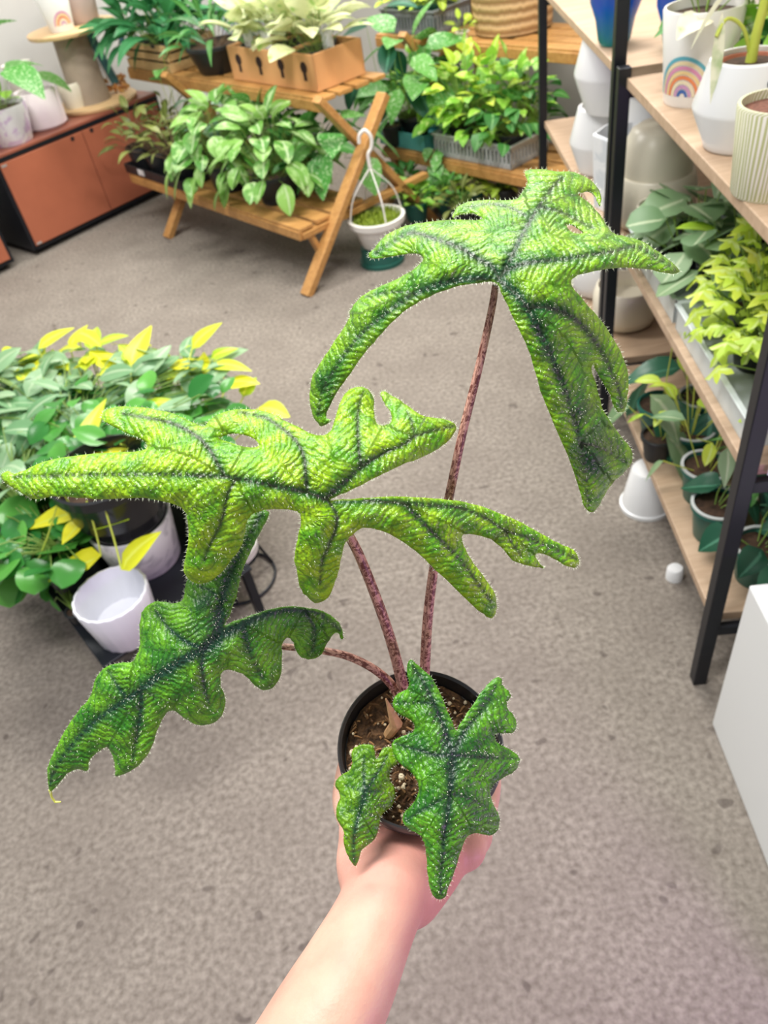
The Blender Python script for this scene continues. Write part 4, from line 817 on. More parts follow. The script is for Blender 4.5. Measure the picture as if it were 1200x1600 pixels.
# ------------------------------------------------------------------ hanging moss pot on an upturned green pot
hp = at(598, 408, 0.0)
gp = MB(); gp.lathe([(0, 0.078), (0.085, 0.078), (0.088, 0.074), (0.092, 0.02), (0.10, 0.018), (0.10, 0), (0.09, 0), (0, 0.01)], hp, 36, cap=False)
tag(gp.build('nursery_pot', GREENPOT), 'dark green nursery pot on the carpet, under the white moss pot', 'pot')
hb_ = hp + Vector((0, 0, 0.079)); t = thing('hanging_pot', 'white hanging pot of moss with long hooked wires, standing before the pine stand', 'hanging pot', hb_)
m = MB(); m.lathe([(0, 0), (0.07, 0), (0.078, 0.006), (0.108, 0.10), (0.124, 0.104), (0.126, 0.128), (0.112, 0.13), (0.108, 0.105), (0.07, 0.03), (0, 0.03)], hb_, 48, cap=False); m.build('pot', plain('white plastic', (0.78, 0.77, 0.72), rough=0.4), t)
ms_ = MB(); ms_.lathe([(0, 0.132), (0.05, 0.130), (0.095, 0.118), (0.108, 0.108), (0, 0.09)], hb_, 28, cap=False)
for i in range(420):
    a = rd.uniform(0, 6.283); r = 0.103 * math.sqrt(rd.random()); leaf(ms_, hb_ + Vector((r * math.cos(a), r * math.sin(a), 0.128 - r * 0.13)), (rd.uniform(-.6, .6), rd.uniform(-.6, .6), 1), 0.022, 0.008, lance, 0.5, rd.random(), rd, n=2)
ms_.build('moss', F_moss, t)
hk = hb_ + Vector((0.005, 0, 0.33)); CL = plain('clear plastic wire', (0.82, 0.80, 0.76), rough=0.3)
for k in range(4):
    a = k * math.pi / 2 + 0.25; e = hb_ + Vector((0.121 * math.cos(a), 0.121 * math.sin(a), 0.12)); q = (e + hk) / 2 + Vector((0.03 * math.cos(a), 0.03 * math.sin(a), 0.0))
    MB().tube(cr([np.array(tuple(x)) for x in (e, q, hk)], 6, False), 0.003, 6).build('hanger_wire', CL, t)
PXv = Vector(RW @ np.array([1, 0, 0])); hkpts = [hk, hk + Vector((0, 0, .05)), hk + PXv * 0.018 + Vector((0, 0, .08)), hk + PXv * 0.022 + Vector((0, 0, .12)), hk + PXv * 0.0 + Vector((0, 0, .145)), hk - PXv * 0.024 + Vector((0, 0, .125)), hk - PXv * 0.03 + Vector((0, 0, .095))]
MB().tube(cr([np.array(tuple(x)) for x in hkpts], 6, False), 0.0075, 8).build('hook', plain('white hook', (0.8, 0.78, 0.74), rough=0.35), t)

# ------------------------------------------------------------------ things on the cabinet
def marble(name, base_, vein_):
    m_, t, b = nt(name); b.inputs['Roughness'].default_value = 0.25; tc = N(t, 'ShaderNodeTexCoord'); n = N(t, 'ShaderNodeTexNoise', Scale=9.0, Detail=5.0, Distortion=2.5); t.links.new(tc.outputs['Object'], n.inputs['Vector'])
    t.links.new(mixc(t, maprange(t, n.outputs[0], 0.48, 0.6), base_, vein_), b.inputs['Base Color']); return m_
LIL = marble('lilac marble glaze', (0.78, 0.76, 0.80), (0.60, 0.45, 0.66))
PALE = plain('pale pink glaze', (0.84, 0.77, 0.78), rough=0.3, noise=0.08, nscale=6, col2=(0.78, 0.66, 0.72))
k1 = CB(0.19, -0.10, 0.509)
plant_at('potted_plant', 'big-leaved green plant in a lilac marbled pot, cut off at the left edge', k1, [fo(0.20, 0.42, 9, 0.24, 0.17, heart, F_speck, elev=(40, -20), low=0.4), fo(0.08, 0.1, 8, 0.09, 0.06, oval, F_bright)], (0.095, 0.125, 0.17, LIL), lip=False)
k2 = CB(0.42, -0.15, 0.509); t = thing('ribbed_planter', 'pale pink planter with slanted ribs on the terracotta cabinet', 'planter', k2)
m = MB(); m.lathe([(0, 0), (0.095, 0), (0.108, 0.012), (0.108, 0.165), (0.103, 0.175), (0.096, 0.17), (0.094, 0.03), (0, 0.03)], k2, 120, cap=False, ribs=(30, 0.012, 60)); m.build('planter_body', PALE, t)
k3 = CB(0.66, -0.21, 0.509); t = thing('loop_pot', 'small cream pot with a looped handle beside the ribbed planter', 'pot', k3)
m = MB(); m.lathe([(0, 0), (0.05, 0), (0.065, 0.03), (0.072, 0.12), (0.064, 0.14), (0.058, 0.135), (0.05, 0.03), (0, 0.02)], k3, 30, cap=False); m.build('pot_body', CREAM, t)
m = MB(); m.tube(cr([np.array(tuple(k3 + CB.u * a + Vector((0, 0, h)))) for a, h in ((0.05, 0.13), (0.10, 0.16), (0.15, 0.12), (0.16, 0.06), (0.12, 0.03), (0.065, 0.06))], 6, False), 0.009, 8); m.build('handle', CREAM, t)
k4 = CB(0.52, -0.42, 0.509); m = MB(); m.lathe([(0, 0), (0.07, 0), (0.078, 0.01), (0.075, 0.24), (0.08, 0.26), (0.07, 0.255), (0.065, 0.02), (0, 0.02)], k4, 30, cap=False)
tag(m.build('pale_jar', plain('pale translucent jar', (0.76, 0.74, 0.66), rough=0.3)), 'tall pale jar behind the ribbed planter', 'jar')
k5 = CB(0.78, -0.20, 0.509); t = thing('two_tier_display', 'round two-tier wooden display with a thick grey-brown column on the cabinet', 'display stand', k5)
LW = wood('light round wood', (0.74, 0.52, 0.28), (0.66, 0.43, 0.21), rough=0.45)
MB().lathe([(0, 0), (0.215, 0), (0.22, 0.006), (0.22, 0.018), (0.215, 0.022), (0, 0.022)], k5, 56, cap=False).build('base_disc', LW, t)
MB().lathe([(0, 0.022), (0.105, 0.022), (0.088, 0.35), (0, 0.35)], k5 + CB.u * -0.03, 40, cap=False).build('column', plain('column taupe', (0.36, 0.29, 0.22), rough=0.6, noise=0.1), t)
MB().lathe([(0, 0.35), (0.225, 0.35), (0.23, 0.356), (0.23, 0.368), (0.225, 0.372), (0, 0.372)], k5, 56, cap=False).build('top_disc', LW, t)
tz = k5 + Vector((0, 0, 0.3725))
k6 = k5 + CB.u * 0.13 + CB.v * 0.04 + Vector((0, 0, 0.023)); t = thing('tassel_tube', 'slanting teal and white tube with an orange beaded foot on the display base', 'ornament', k6)
TQ = plain('teal fabric', (0.05, 0.17, 0.19), rough=0.6); q1 = k6 + CB.u * -0.07 + Vector((0, 0, 0.30))
d_ax = (q1 - k6).normalized(); MB().tube([k6 + d_ax * .05, q1], 0.026, 14).build('tube', TQ, t)
for sgn in (-1, 1): MB().tube([k6 + d_ax * .05 + CB.u * .025 * sgn, q1 + CB.u * .025 * sgn], 0.009, 8).build('white_edge', WHITE, t)
OB = plain('orange beads', (0.55, 0.16, 0.03), rough=0.5, noise=0.6, nscale=60, col2=(0.7, 0.45, 0.15)); m = MB()
for i in range(70): lump(m, k6 + Vector((rd.uniform(-.055, .055), rd.uniform(-.035, .035), 0.008 + rd.random() * 0.07)), 0.010, rd)
m.build('beaded_foot', OB, t)
# pots on the display top
RBW = plain('white ceramic', (0.80, 0.79, 0.76), rough=0.3)
def rainbow(t, c, nrm, side, upv, R, cols):
    for i, cl in enumerate(cols):
        ro = R * (1 - i / (len(cols) + 0.6)); ri = R * (1 - (i + 0.8) / (len(cols) + 0.6)); m = MB(); vs = []; fs = []
        for j in range(25):
            a = math.pi * j / 24
            for r_ in (ro, ri):
                y = r_ * math.sin(a) * 1.25; x = r_ * math.cos(a); vs.append((x, y))
        return_v = [c(x, y) for x, y in vs]; fs = [(2 * j, 2 * j + 1, 2 * j + 3, 2 * j + 2) for j in range(24)]
        m.add(return_v, fs); m.build('rainbow_stripe', plain('rainbow paint', cl, rough=0.3), t)
def decal_map(o, r0, r1, h, ang, lift=0.0007, hc=0.0):      # wraps flat x,y onto a tapered pot wall
    def c(x, y):
        z = hc + y; r = r0 + (r1 - r0) * max(0, z / h) + lift; a = ang + x / r; return Vector(o) + Vector((r * math.cos(a), r * math.sin(a), z))
    return c
def tocam(o): return math.atan2(-o[1], -o[0])
RC = [(0.12, 0.42, 0.52), (0.78, 0.66, 0.42), (0.68, 0.28, 0.45), (0.82, 0.62, 0.3), (0.80, 0.25, 0.10), (0.8, 0.7, 0.5), (0.55, 0.3, 0.5), (0.06, 0.14, 0.4)]
def straight_pot(parent, o, r0, r1, h, mat, name='pot', soil=True, ribs=None, smat=None):
    m = MB(); t = 0.006; m.lathe([(0, 0), (r0 * .96, 0), (r0, .004), (r1, h - .004), (r1 - .002, h), (r1 - t, h), (r1 - t, h * .85), (r0 * .9, h * .3), (0, h * .3)], o, 56, cap=False, ribs=ribs); b = m.build(name, mat, parent)
    if soil: s = MB(); s.lathe([(0, h * .91), (r1 * .5, h * .92), (r1 - t, h * .9), (r1 - t, h * .8), (0, h * .8)], o, 24, cap=False); s.build('soil', smat or SOIL, parent)
    return b
k7 = tz + CB.u * -0.085 + CB.v * 0.06; t = thing('rainbow_pot', 'small white pot with a rainbow on the top disc of the round display', 'pot', k7)
straight_pot(t, k7, 0.06, 0.085, 0.17, RBW, soil=False); rainbow(t, decal_map(k7, 0.06, 0.085, 0.17, tocam(k7) + .25, hc=0.03), None, None, None, 0.048, RC[2:7])
k8 = tz + CB.u * 0.09 + CB.v * -0.01; t = thing('mauve_pot', 'large dusky pink pot on the top disc of the round display', 'pot', k8)
straight_pot(t, k8, 0.085, 0.11, 0.20, plain('dusky pink', (0.52, 0.40, 0.37), rough=0.5), soil=False)

# ------------------------------------------------------------------ pots on the metal shelving
def bicone(parent, o, s, h, mat, name='pot', hollow=True):
    m = MB(); m.lathe([(0, 0), (0.055 * s, 0), (0.06 * s, 0.004), (0.062 * s, 0.012), (0.085 * s, h * .45), (0.086 * s, h * .5), (0.066 * s, h * .985), (0.062 * s, h), (0.056 * s, h), (0.056 * s, h * .95), (0.07 * s, h * .55), (0, h * .5)], o, 48, cap=False)
    return m.build(name, mat, parent)
TC_in = plain('terracotta clay', (0.42, 0.14, 0.08), rough=0.7)
o1 = SH(0.72, 0.085, HT); t = thing('rainbow_pot', 'white pot with a large rainbow on the top board of the low shelving', 'pot', o1)
straight_pot(t, o1, 0.060, 0.075, 0.165, RBW); rainbow(t, decal_map(o1, 0.060, 0.075, 0.165, tocam(o1) - .38, hc=0.022), None, None, None, 0.058, RC)
foliage(t, o1, 0.14, 0.06, 0.13, 8, 0.085, 0.055, heart, F_white, stem=STEM, rnd=random.Random(5), elev=(60, -10))
o2 = SH(0.44, 0.075, HT); t = thing('angular_planter', 'white double-cone planter with a thick green-stalked plant on the top board', 'planter', o2)
bicone(t, o2, 0.97, 0.140, WHITE, 'planter_body'); m = MB(); m.lathe([(0, .126), (.044, .126), (.048, .133), (.052, .133), (.052, .115), (0, .115)], o2, 30, cap=False); m.build('clay_liner', TC_in, t)
m = MB(); m.lathe([(0, .131), (.043, .129), (.043, .124), (0, .124)], o2, 20, cap=False); m.build('soil', SOIL, t)
e = MB(); dn_ = Vector((math.cos(tocam(o2) + .55), math.sin(tocam(o2) + .55), 0.35)).normalized(); ec = o2 + Vector((math.cos(tocam(o2) + .55), math.sin(tocam(o2) + .55), 0)) * 0.0695 + Vector((0, 0, 0.112)); e.lathe([(0, -.002), (.008, -.002), (.0085, .0035), (0, .004)], ec, 16, dn_, cap=False); e.build('dark_hole', plain('dark hole', (0.05, 0.08, 0.09)), t)
m = MB(); m.tube([o2 + Vector((0, 0, .125)), o2 + Vector((.002, 0, .17)), o2 + Vector((.01, -.005, .26))], [.009, .0075, .006], 10); m.tube(cr([np.array(tuple(o2 + Vector(q))) for q in ((0, 0, .13), (-.02, .0, .18), (-.05, .0, .20), (-.07, -.01, .18))], 5, False), .003, 6)
m.tube(cr([np.array(tuple(o2 + Vector(q))) for q in ((0, 0, .18), (.03, -.01, .215), (.06, -.03, .19))], 5, False), .003, 6); m.build('stalk', YSTEM, t)
lf = MB()
for b_, d_2, L_, W_ in (((-.02, 0, .27), (-.3, .2, -.4), .14, .085), ((.02, -.02, .27), (.2, -.3, -.9), .15, .10), ((.04, 0, .28), (.9, 0, -.1), .14, .10), ((-.06, 0, .21), (-.10, -.25, -.9), .15, .018), ((.0, .03, .27), (-.2, .8, .3), .14, .09)): leaf(lf, o2 + Vector(b_), d_2, L_, W_, heart if W_ > .03 else lance, 0.6, rd.random(), rd)
lf.build('foliage', F_white, t)
o3 = SH(0.232, 0.052, HT); PALM, tp_, bp_ = nt('palm print glaze'); bp_.inputs['Roughness'].default_value = 0.3
uvp = N(tp_, 'ShaderNodeUVMap'); mpp = N(tp_, 'ShaderNodeMapping'); mpp.inputs['Rotation'].default_value = (0, 0, 0.5); mpp.inputs['Scale'].default_value = (9, 2.2, 1); tp_.links.new(uvp.outputs[0], mpp.inputs[0])
wp = N(tp_, 'ShaderNodeTexWave', Scale=2.4, Distortion=3.5, Detail=1.0); tp_.links.new(mpp.outputs[0], wp.inputs['Vector']); tp_.links.new(mixc(tp_, maprange(tp_, wp.outputs['Fac'], .35, .65), (0.74, 0.72, 0.62), (0.42, 0.44, 0.20)), bp_.inputs['Base Color'])
t = thing('palm_print_pot', 'white pot printed with olive palm fronds at the near end of the top board', 'pot', o3)
straight_pot(t, o3, 0.057, 0.066, 0.130, PALM, soil=True, smat=plain('red soil', (0.22, 0.09, 0.06), rough=.95, noise=.5, nscale=150, bump=.6))
o4 = SH(0.86, 0.24, HT); plant_at('dark_plant', 'dark green bushy plant in a dark pot behind the rainbow pot', o4, fo(0.12, 0.16, 40, 0.10, 0.07, heart, F_dark, elev=(70, -10)), (0.05, 0.07, 0.09, GREENPOT))
plant_at('dark_plant', 'green leafy plant at the back of the top board, right of the rainbow pot', SH(0.66, 0.26, HT), fo(0.10, 0.16, 30, 0.10, 0.06, heart, F_bright, elev=(70, -10)), (0.05, 0.07, 0.09, BLACKPOT))
# blue glazed pot
o5 = SH(1.24, 0.045, 0.976); BG, tb, bb_ = nt('blue drip glaze'); bb_.inputs['Roughness'].default_value = 0.15
tcb = N(tb, 'ShaderNodeTexCoord'); sxb = N(tb, 'ShaderNodeSeparateXYZ'); tb.links.new(tcb.outputs['Object'], sxb.inputs[0]); nb_ = N(tb, 'ShaderNodeTexNoise', Scale=14.0, Detail=2.0); tb.links.new(tcb.outputs['Object'], nb_.inputs['Vector'])
sm_ = N(tb, 'ShaderNodeMath', _operation='MULTIPLY_ADD'); tb.links.new(nb_.outputs[0], sm_.inputs[0]); sm_.inputs[1].default_value = 0.06; tb.links.new(sxb.outputs[2], sm_.inputs[2])
cbn = tb.nodes.new('ShaderNodeValToRGB'); tb.links.new(maprange(tb, sm_.outputs[0], 0.01, 0.20), cbn.inputs[0]); er = cbn.color_ramp.elements; er[0].color = (0.6, 0.72, 0.72, 1); er[1].color = (0.25, 0.15, 0.5, 1)
for p_, cl in ((0.12, (0.0, 0.22, 0.20, 1)), (0.3, (0.01, 0.16, 0.35, 1)), (0.55, (0.01, 0.10, 0.5, 1)), (0.8, (0.05, 0.08, 0.42, 1))): e_ = er.new(p_); e_.color = cl
tb.links.new(cbn.outputs[0], bb_.inputs['Base Color'])
def skullpot(o, s, label):
    t = thing('blue_glazed_pot', label, 'pot', o); m = MB(); n = 36; prof = [(0, 0), (.030, 0), (.036, .01), (.043, .05), (.056, .085), (.058, .13), (.054, .16), (.05, .17), (.045, .165), (.045, .12), (0, .1)]
    m.lathe(prof, o, n, cap=False)
    a0 = tocam(o); vs = []
    for p in m.v:
        x, y, z = p[0] - o.x, p[1] - o.y, p[2] - o.z; a = math.atan2(y, x) - a0; f = math.exp(-(((a + math.pi) % (2 * math.pi) - math.pi) / .35) ** 2)
        k = 1 + 0.16 * f * math.exp(-((z - .075) / .018) ** 2) - 0.12 * f * math.exp(-((z - .105) / .012) ** 2); vs.append((o.x + x * k * s, o.y + y * k * s, o.z + z * s))
    m.v = vs; m.build('pot_body', BG, t); MB().box(o + Vector((math.cos(a0 - .3), math.sin(a0 - .3), 0)) * .0585 * s + Vector((0, 0, .145 * s)), (.002, .016, .014), (math.cos(a0 - .3), math.sin(a0 - .3), 0)).build('price_sticker', WHITE, t, smooth=False)
skullpot(o5, 1.12, 'blue and teal drip-glazed pot tapering downward, above the stacked white pots')
skullpot(SH(1.12, 0.17, 0.976), 1.05, 'second blue glazed pot, just right of the black post')
# white pots stacked on the middle board of the tall shelving
h2 = 0.57
def wpot(name, label, o, fn, **k):
    t = thing(name, label, 'pot', o, 'stacked white pots'); fn(t); return t
oa = SH(1.30, 0.10, h2); ob_ = SH(1.46, 0.06, h2)
wpot('angular_planter', 'white double-cone planter at the far left of the tall unit, lower of the stack', SH(1.50, 0.09, h2), lambda t: bicone(t, SH(1.50, 0.09, h2), 1.15, 0.19, WHITE))
wpot('angular_planter', 'white double-cone planter on top of the stack on the tall unit', SH(1.44, 0.10, h2 + .1905), lambda t: bicone(t, SH(1.44, 0.10, h2 + .1905), 1.3, 0.21, WHITE))
def hexp(t, o, r, h):
    m = MB(); m.lathe([(0, 0), (r * .85, 0), (r, h * .97), (r * .97, h), (r * .88, h), (r * .8, h * .3), (0, h * .3)], o, 6, cap=False); m.build('planter_body', marble('white marble', (.78, .8, .82), (.62, .66, .7)), t, smooth=False, bevel=.002)
wpot('hexagonal_planter', 'tall white marbled six-sided planter left of the black post', SH(1.22, 0.075, h2), lambda t: hexp(t, SH(1.22, 0.075, h2), .078, .20))
t = wpot('round_white_pot', 'round white pot with a dark eyelet behind the six-sided planter', SH(1.32, 0.20, h2), lambda t: bicone(t, SH(1.32, 0.20, h2), 1.3, 0.25, WHITE))
def bowl(t, o, r, h, mat, nm='bowl'):
    m = MB(); m.lathe([(0, 0), (r * .7, 0), (r * .86, h * .08), (r, h * .35), (r, h * .75), (r * .93, h * .97), (r * .9, h), (r * .85, h), (r * .85, h * .6), (0, h * .4)], o, 56, cap=False); m.build(nm, mat, t)
oc = SH(1.07, 0.13, h2); t = thing('cream_bowl', 'wide cream bowl on the middle board just right of the black post, lower of two', 'bowl', oc, 'cream bowls'); bowl(t, oc, .105, .14, CREAM)
t = thing('cream_bowl', 'smaller cream bowl stacked upside down on the wide cream bowl', 'bowl', oc + Vector((-.0, 0, .1405)), 'cream bowls')
m = MB(); m.lathe([(0, .115), (.05, .113), (.07, .10), (.084, .07), (.09, .03), (.09, .0), (.083, 0), (.0, .01)], oc + Vector((0, 0, .1405)), 56, cap=False); m.build('bowl', CREAM, t)
oc2 = SH(0.90, 0.10, HM); t = thing('cream_pot', 'short cream pot at the far end of the middle board, before the cream bowls', 'pot', oc2); straight_pot(t, oc2, .05, .06, .09, CREAM, soil=False)
ol = SH(1.45, 0.10, 0.19); t = thing('round_white_pot', 'white pot low on the tall unit, seen under the big hanging leaf', 'pot', ol); bowl(t, ol, .11, .14, WHITE, 'pot')
ol = SH(1.22, 0.12, 0.19); t = thing('cream_pot', 'beige pot low on the tall unit beside the black post', 'pot', ol); bowl(t, ol, .10, .13, CREAM, 'pot')

# middle board: trays and plants
def tray(label, a, b, h, mat):
    t = thing('plant_tray', label, 'tray', SH(sum(a) / 2, sum(b) / 2, h[0])); m = MB(); m.fbox(SH, a, b, (h[0], h[0] + .004))
    for aa, bb in ((a, (b[0], b[0] + .004)), (a, (b[1] - .004, b[1])), ((a[0], a[0] + .004), b), ((a[1] - .004, a[1]), b)): m.fbox(SH, aa, bb, (h[0] + .002, h[1]))
    m.build('tray_body', mat, t, smooth=False); m = MB()
    for aa, bb in ((a, (b[0] - .008, b[0] + .004)), (a, (b[1] - .004, b[1] + .008)), ((a[0] - .008, a[0] + .004), b), ((a[1] - .004, a[1] + .008), b)): m.fbox(SH, aa, bb, (h[1], h[1] + .005))
    m.build('rim', mat, t, smooth=False, bevel=.002); return t
TR = plain('clear grey tray', (0.55, 0.60, 0.60), rough=0.25)
tray('pale plastic tray on the far half of the middle board, holding round-leaved plants', (0.495, 0.86), (0.02, 0.34), (HM + .001, HM + .055), TR)
tray('pale plastic tray on the near half of the middle board, holding chartreuse ivy', (0.06, 0.475), (0.02, 0.34), (HM + .001, HM + .055), TR)
ll = ['grey-green round-leaved plant at the front of the far tray', 'grey-green round-leaved plant at the near corner of the far tray', 'grey-green round-leaved plant at the far end of the far tray', 'grey-green round-leaved plant at the back of the far tray']
for i, (a, b) in enumerate(((0.69, 0.09), (0.58, 0.14), (0.78, 0.16), (0.64, 0.25))):
    plant_at('round_leaf_plant', ll[i], SH(a, b, HM + .006), fo(0.11, 0.12, 17, 0.085, 0.088, round_, F_grey, elev=(35, -35), low=0.5, fold=.08, droop=.5), (0.038, 0.05, 0.075, BLACKPOT), 'round-leaved plants in the far tray')
plant_at('cream_leaf_plant', 'small plant with a cream and a lime leaf standing up behind the round leaves', SH(0.62, 0.20, HM + .006), [fo(0.08, 0.17, 6, 0.09, 0.045, oval, F_lime, elev=(60, 0), low=.7), fo(0.05, 0.18, 3, 0.06, 0.035, oval, F_white, elev=(80, 50), low=.8)], (0.034, 0.045, 0.07, BLACKPOT))
ll = ['chartreuse ivy at the front middle of the near tray', 'chartreuse ivy nearest the front black post', 'chartreuse ivy at the far corner of the near tray', 'chartreuse ivy at the back of the near tray', 'chartreuse ivy at the back far corner of the near tray']
for i, (a, b) in enumerate(((0.30, 0.12), (0.17, 0.13), (0.42, 0.16), (0.25, 0.25), (0.40, 0.27))):
    plant_at('ivy_plant', ll[i], SH(a, b, HM + .006), fo(0.12, 0.15, 52, 0.052, 0.052, oval, F_lime, elev=(60, -40), low=0.3, leaffn=ivy_leaf, hang=0.25), (0.038, 0.05, 0.07, BLACKPOT), 'ivies in the near tray', soilmat=SOIL)
plant_at('heart_leaf_plant', 'single dark heart-shaped leaf on a pale stalk rising in front of the middle board', SH(0.62, 0.06, HL), fo(0.02, 0.34, 1, 0.085, 0.085, heart, F_teal, elev=(0, 0), low=0.98, droop=1.5), (0.04, 0.055, 0.09, GREENPOT), stem=YSTEM)
# price label on the near end of the middle board
lbm = plain('lilac label', (0.72, 0.68, 0.82), rough=.4); t = thing('price_label', 'lilac price label clipped to the near end of the middle board', 'label', SH(0.045, 0.10, HM))
MB().box(SH(0.0, 0.075, HM + .012), (0.002, 0.075, 0.05), SH.u).build('card', lbm, t, smooth=False)
m = MB()
for r_ in range(2):
    for k in range(5): m.box(SH(-0.0016, 0.055 + k * .009, HM + .018 - r_ * .013), (0.001, 0.006, 0.007), SH.u)
m.build('print', plain('dark print', (0.06, 0.05, 0.08)), t, smooth=False)

# bottom board
rimg = plain('grey pot rim', (0.5, 0.53, 0.52), rough=.4)
def gpot(label, a, b, r, h, fols, stem=STEM, hb=HL):
    o = SH(a, b, hb); t = thing('green_pot_plant', label, 'plant', o, 'green pots on the bottom board'); pot_round(t, o, r * .78, r, h, GREENPOT)
    m = MB(); m.lathe([(r + .0035, h * .985), (r + .0035, h + .002), (r - .003, h + .002), (r - .003, h * .985)], o, 40, cap=False); m.build('pale_rim', rimg, t)
    for i, f in enumerate(fols): f = dict(f); foliage(t, o, h * .88, rnd=random.Random(hash_(label) + i), stem=stem, **f)
gpot('dark-leaved plant in a green pot with pale rim, nearest the front black post', 0.10, 0.12, .052, .095, [fo(0.09, 0.11, 10, 0.085, 0.065, heart, F_teal, elev=(50, -30), offset=(.08, -.03))])
gpot('dark crinkled plant in a green pot with pale rim, second from the front post', 0.235, 0.075, .052, .095, [fo(0.04, 0.10, 4, 0.085, 0.065, heart, F_teal, elev=(40, -60), offset=(.06, 0))])
gpot('leggy plant in a green pot with pale rim, third from the front post', 0.36, 0.09, .052, .095, [fo(0.12, 0.18, 6, 0.10, 0.04, lance, F_grey, elev=(60, -60), low=.5)], stem=YSTEM)
gpot('pale yellow-stemmed plant in a green pot, fourth from the front post', 0.50, 0.10, .052, .095, [fo(0.12, 0.22, 20, 0.065, 0.03, oval, F_lime, elev=(70, -20), low=.3)], stem=YSTEM)
gpot('dark arrow-leaved plant at the far end of the bottom board', 0.63, 0.16, .05, .09, [fo(0.14, 0.17, 10, 0.14, 0.09, heart, F_teal, elev=(40, -70), low=.4)], stem=STEM)
gpot('speckled dark plant at the back of the bottom board', 0.30, 0.24, .05, .09, [fo(0.12, 0.17, 16, 0.09, 0.06, oval, F_speck, elev=(60, -20))])
gpot('dark glossy plant at the back near end of the bottom board', 0.08, 0.26, .05, .09, [fo(0.10, 0.15, 16, 0.09, 0.07, heart, F_teal, elev=(60, -20))])
plant_at('drooping_plant', 'big drooping grey-green arrow leaf hanging off the front of the bottom board', SH(0.52, 0.03, HL), fo(0.06, 0.18, 3, 0.19, 0.10, heart, F_grey, elev=(-10, -50), low=.8, droop=1.2, offset=(-.08, -.02)), (0.03, 0.04, 0.07, BLACKPOT), stem=YSTEM)
bx = MB(); bx.fbox(SH, (0.20, 0.30), (0.29, 0.37), (HL, HL + .13)); tag(bx.build('wooden_block', wood('plain block wood', (0.72, 0.5, 0.26), (0.6, 0.4, 0.2)), smooth=False, bevel=.003), 'plain light wooden block at the back of the bottom board', 'block')
bx = MB(); bx.fbox(SH, (0.36, 0.46), (0.25, 0.36), (HL, HL + .17)); tag(bx.build('wooden_block', wood('plain block wood b', (0.72, 0.5, 0.26), (0.6, 0.4, 0.2)), smooth=False, bevel=.003), 'taller light wooden block behind the leggy plants', 'block')
# upturned white pot on the carpet
ow = SH(0.57, 0.035, 0.0); tag(MB().lathe([(0, 0.13), (.042, .13), (.046, .125), (.064, .012), (.069, .010), (.069, 0), (0, 0)], ow, 48, cap=False).build('white_pot', WHITE), 'white pot standing on the carpet in front of the bottom board', 'pot')
# thing glimpsed under the board
tag(MB().lathe([(0, 0.035), (.016, .035), (.02, .03), (.021, .0), (0, 0)], SH(0.30, 0.035, 0), 24, cap=False).build('white_saucer', WHITE), 'tiny white dish on the carpet under the edge of the bottom board', 'dish')

# ------------------------------------------------------------------ low black table with a cluster of plants at the left
T0 = at(161, 1043, 0.20); LT = Frame(T0, (-0.55, 0.835)); hT = 0.20
LT.v = Vector((0.835, 0.55, 0)).normalized()
t = thing('low_table', 'low black metal plant table at the left, crowded with pots', 'table', LT(.35, .2, 0))
m = MB(); m.fbox(LT, (0, 0.78), (0, 0.40), (hT - .008, hT)); m.build('table_top', BLK, t, smooth=False, bevel=.002)
for a in (0.015, .765):
    for b in (0.015, .385): MB().fbox(LT, (a - .01, a + .01), (b - .01, b + .01), (0, hT - .008)).build('leg', BLK, t, smooth=False)
mb_ = marble('marble print', (0.76, 0.76, 0.77), (0.5, 0.5, 0.53))
GREYIN = plain('grey glaze', (0.62, 0.66, 0.64), rough=.35)
def cyl_pot(nm, label, c, r0, r1, h, mat, band=None, ribs=None):
    t = thing(nm, label, 'pot', c); straight_pot(t, c, r0, r1, h, mat, soil=False, ribs=ribs)
    if band: m = MB(); m.lathe([(r0 + (r1 - r0) * .62 + .0015, h * .62), (r1 + .0015, h * .995), (r1 - .002, h * .999)], c, 48, cap=False); m.build('smooth_band', band, t)
    return t
W1 = LT(0.055, 0.095, hT); cyl_pot('white_ribbed_pot', 'white pot with fine slanted ribs on the near corner of the low table', W1, .070, .084, .125, plain('bluish white glaze', (.76, .77, .84), rough=.3), None, ribs=(36, .016, 50))
W2 = LT(0.235, 0.235, hT); cyl_pot('marbled_pot', 'white marbled pot with a grey inside beside the ribbed white pot', W2, .085, .102, .14, mb_)
K1 = W2 + Vector((0, 0, 0.045)); t = thing('philodendron_plant', 'yellow-leaved trailing plant in a big ridged black pot nested in the marbled pot', 'plant', K1)
m = MB(); m.lathe([(0, 0), (.072, 0), (.076, .005)] + [(.076 + .04 * k / 20 + (.0028 if k % 2 else 0), .01 + .215 * k / 20) for k in range(21)] + [(.126, .227), (.126, .251), (.119, .253), (.11, .14), (0, .14)], K1, 64, cap=False); m.build('pot', plain('gloss black plastic', (.012, .013, .015), rough=.2), t)
m = MB(); m.lathe([(0, .19), (.110, .185), (.106, .165), (0, .165)], K1, 30, cap=False); m.build('soil', SOIL, t)
yl = MB(); ys = MB()
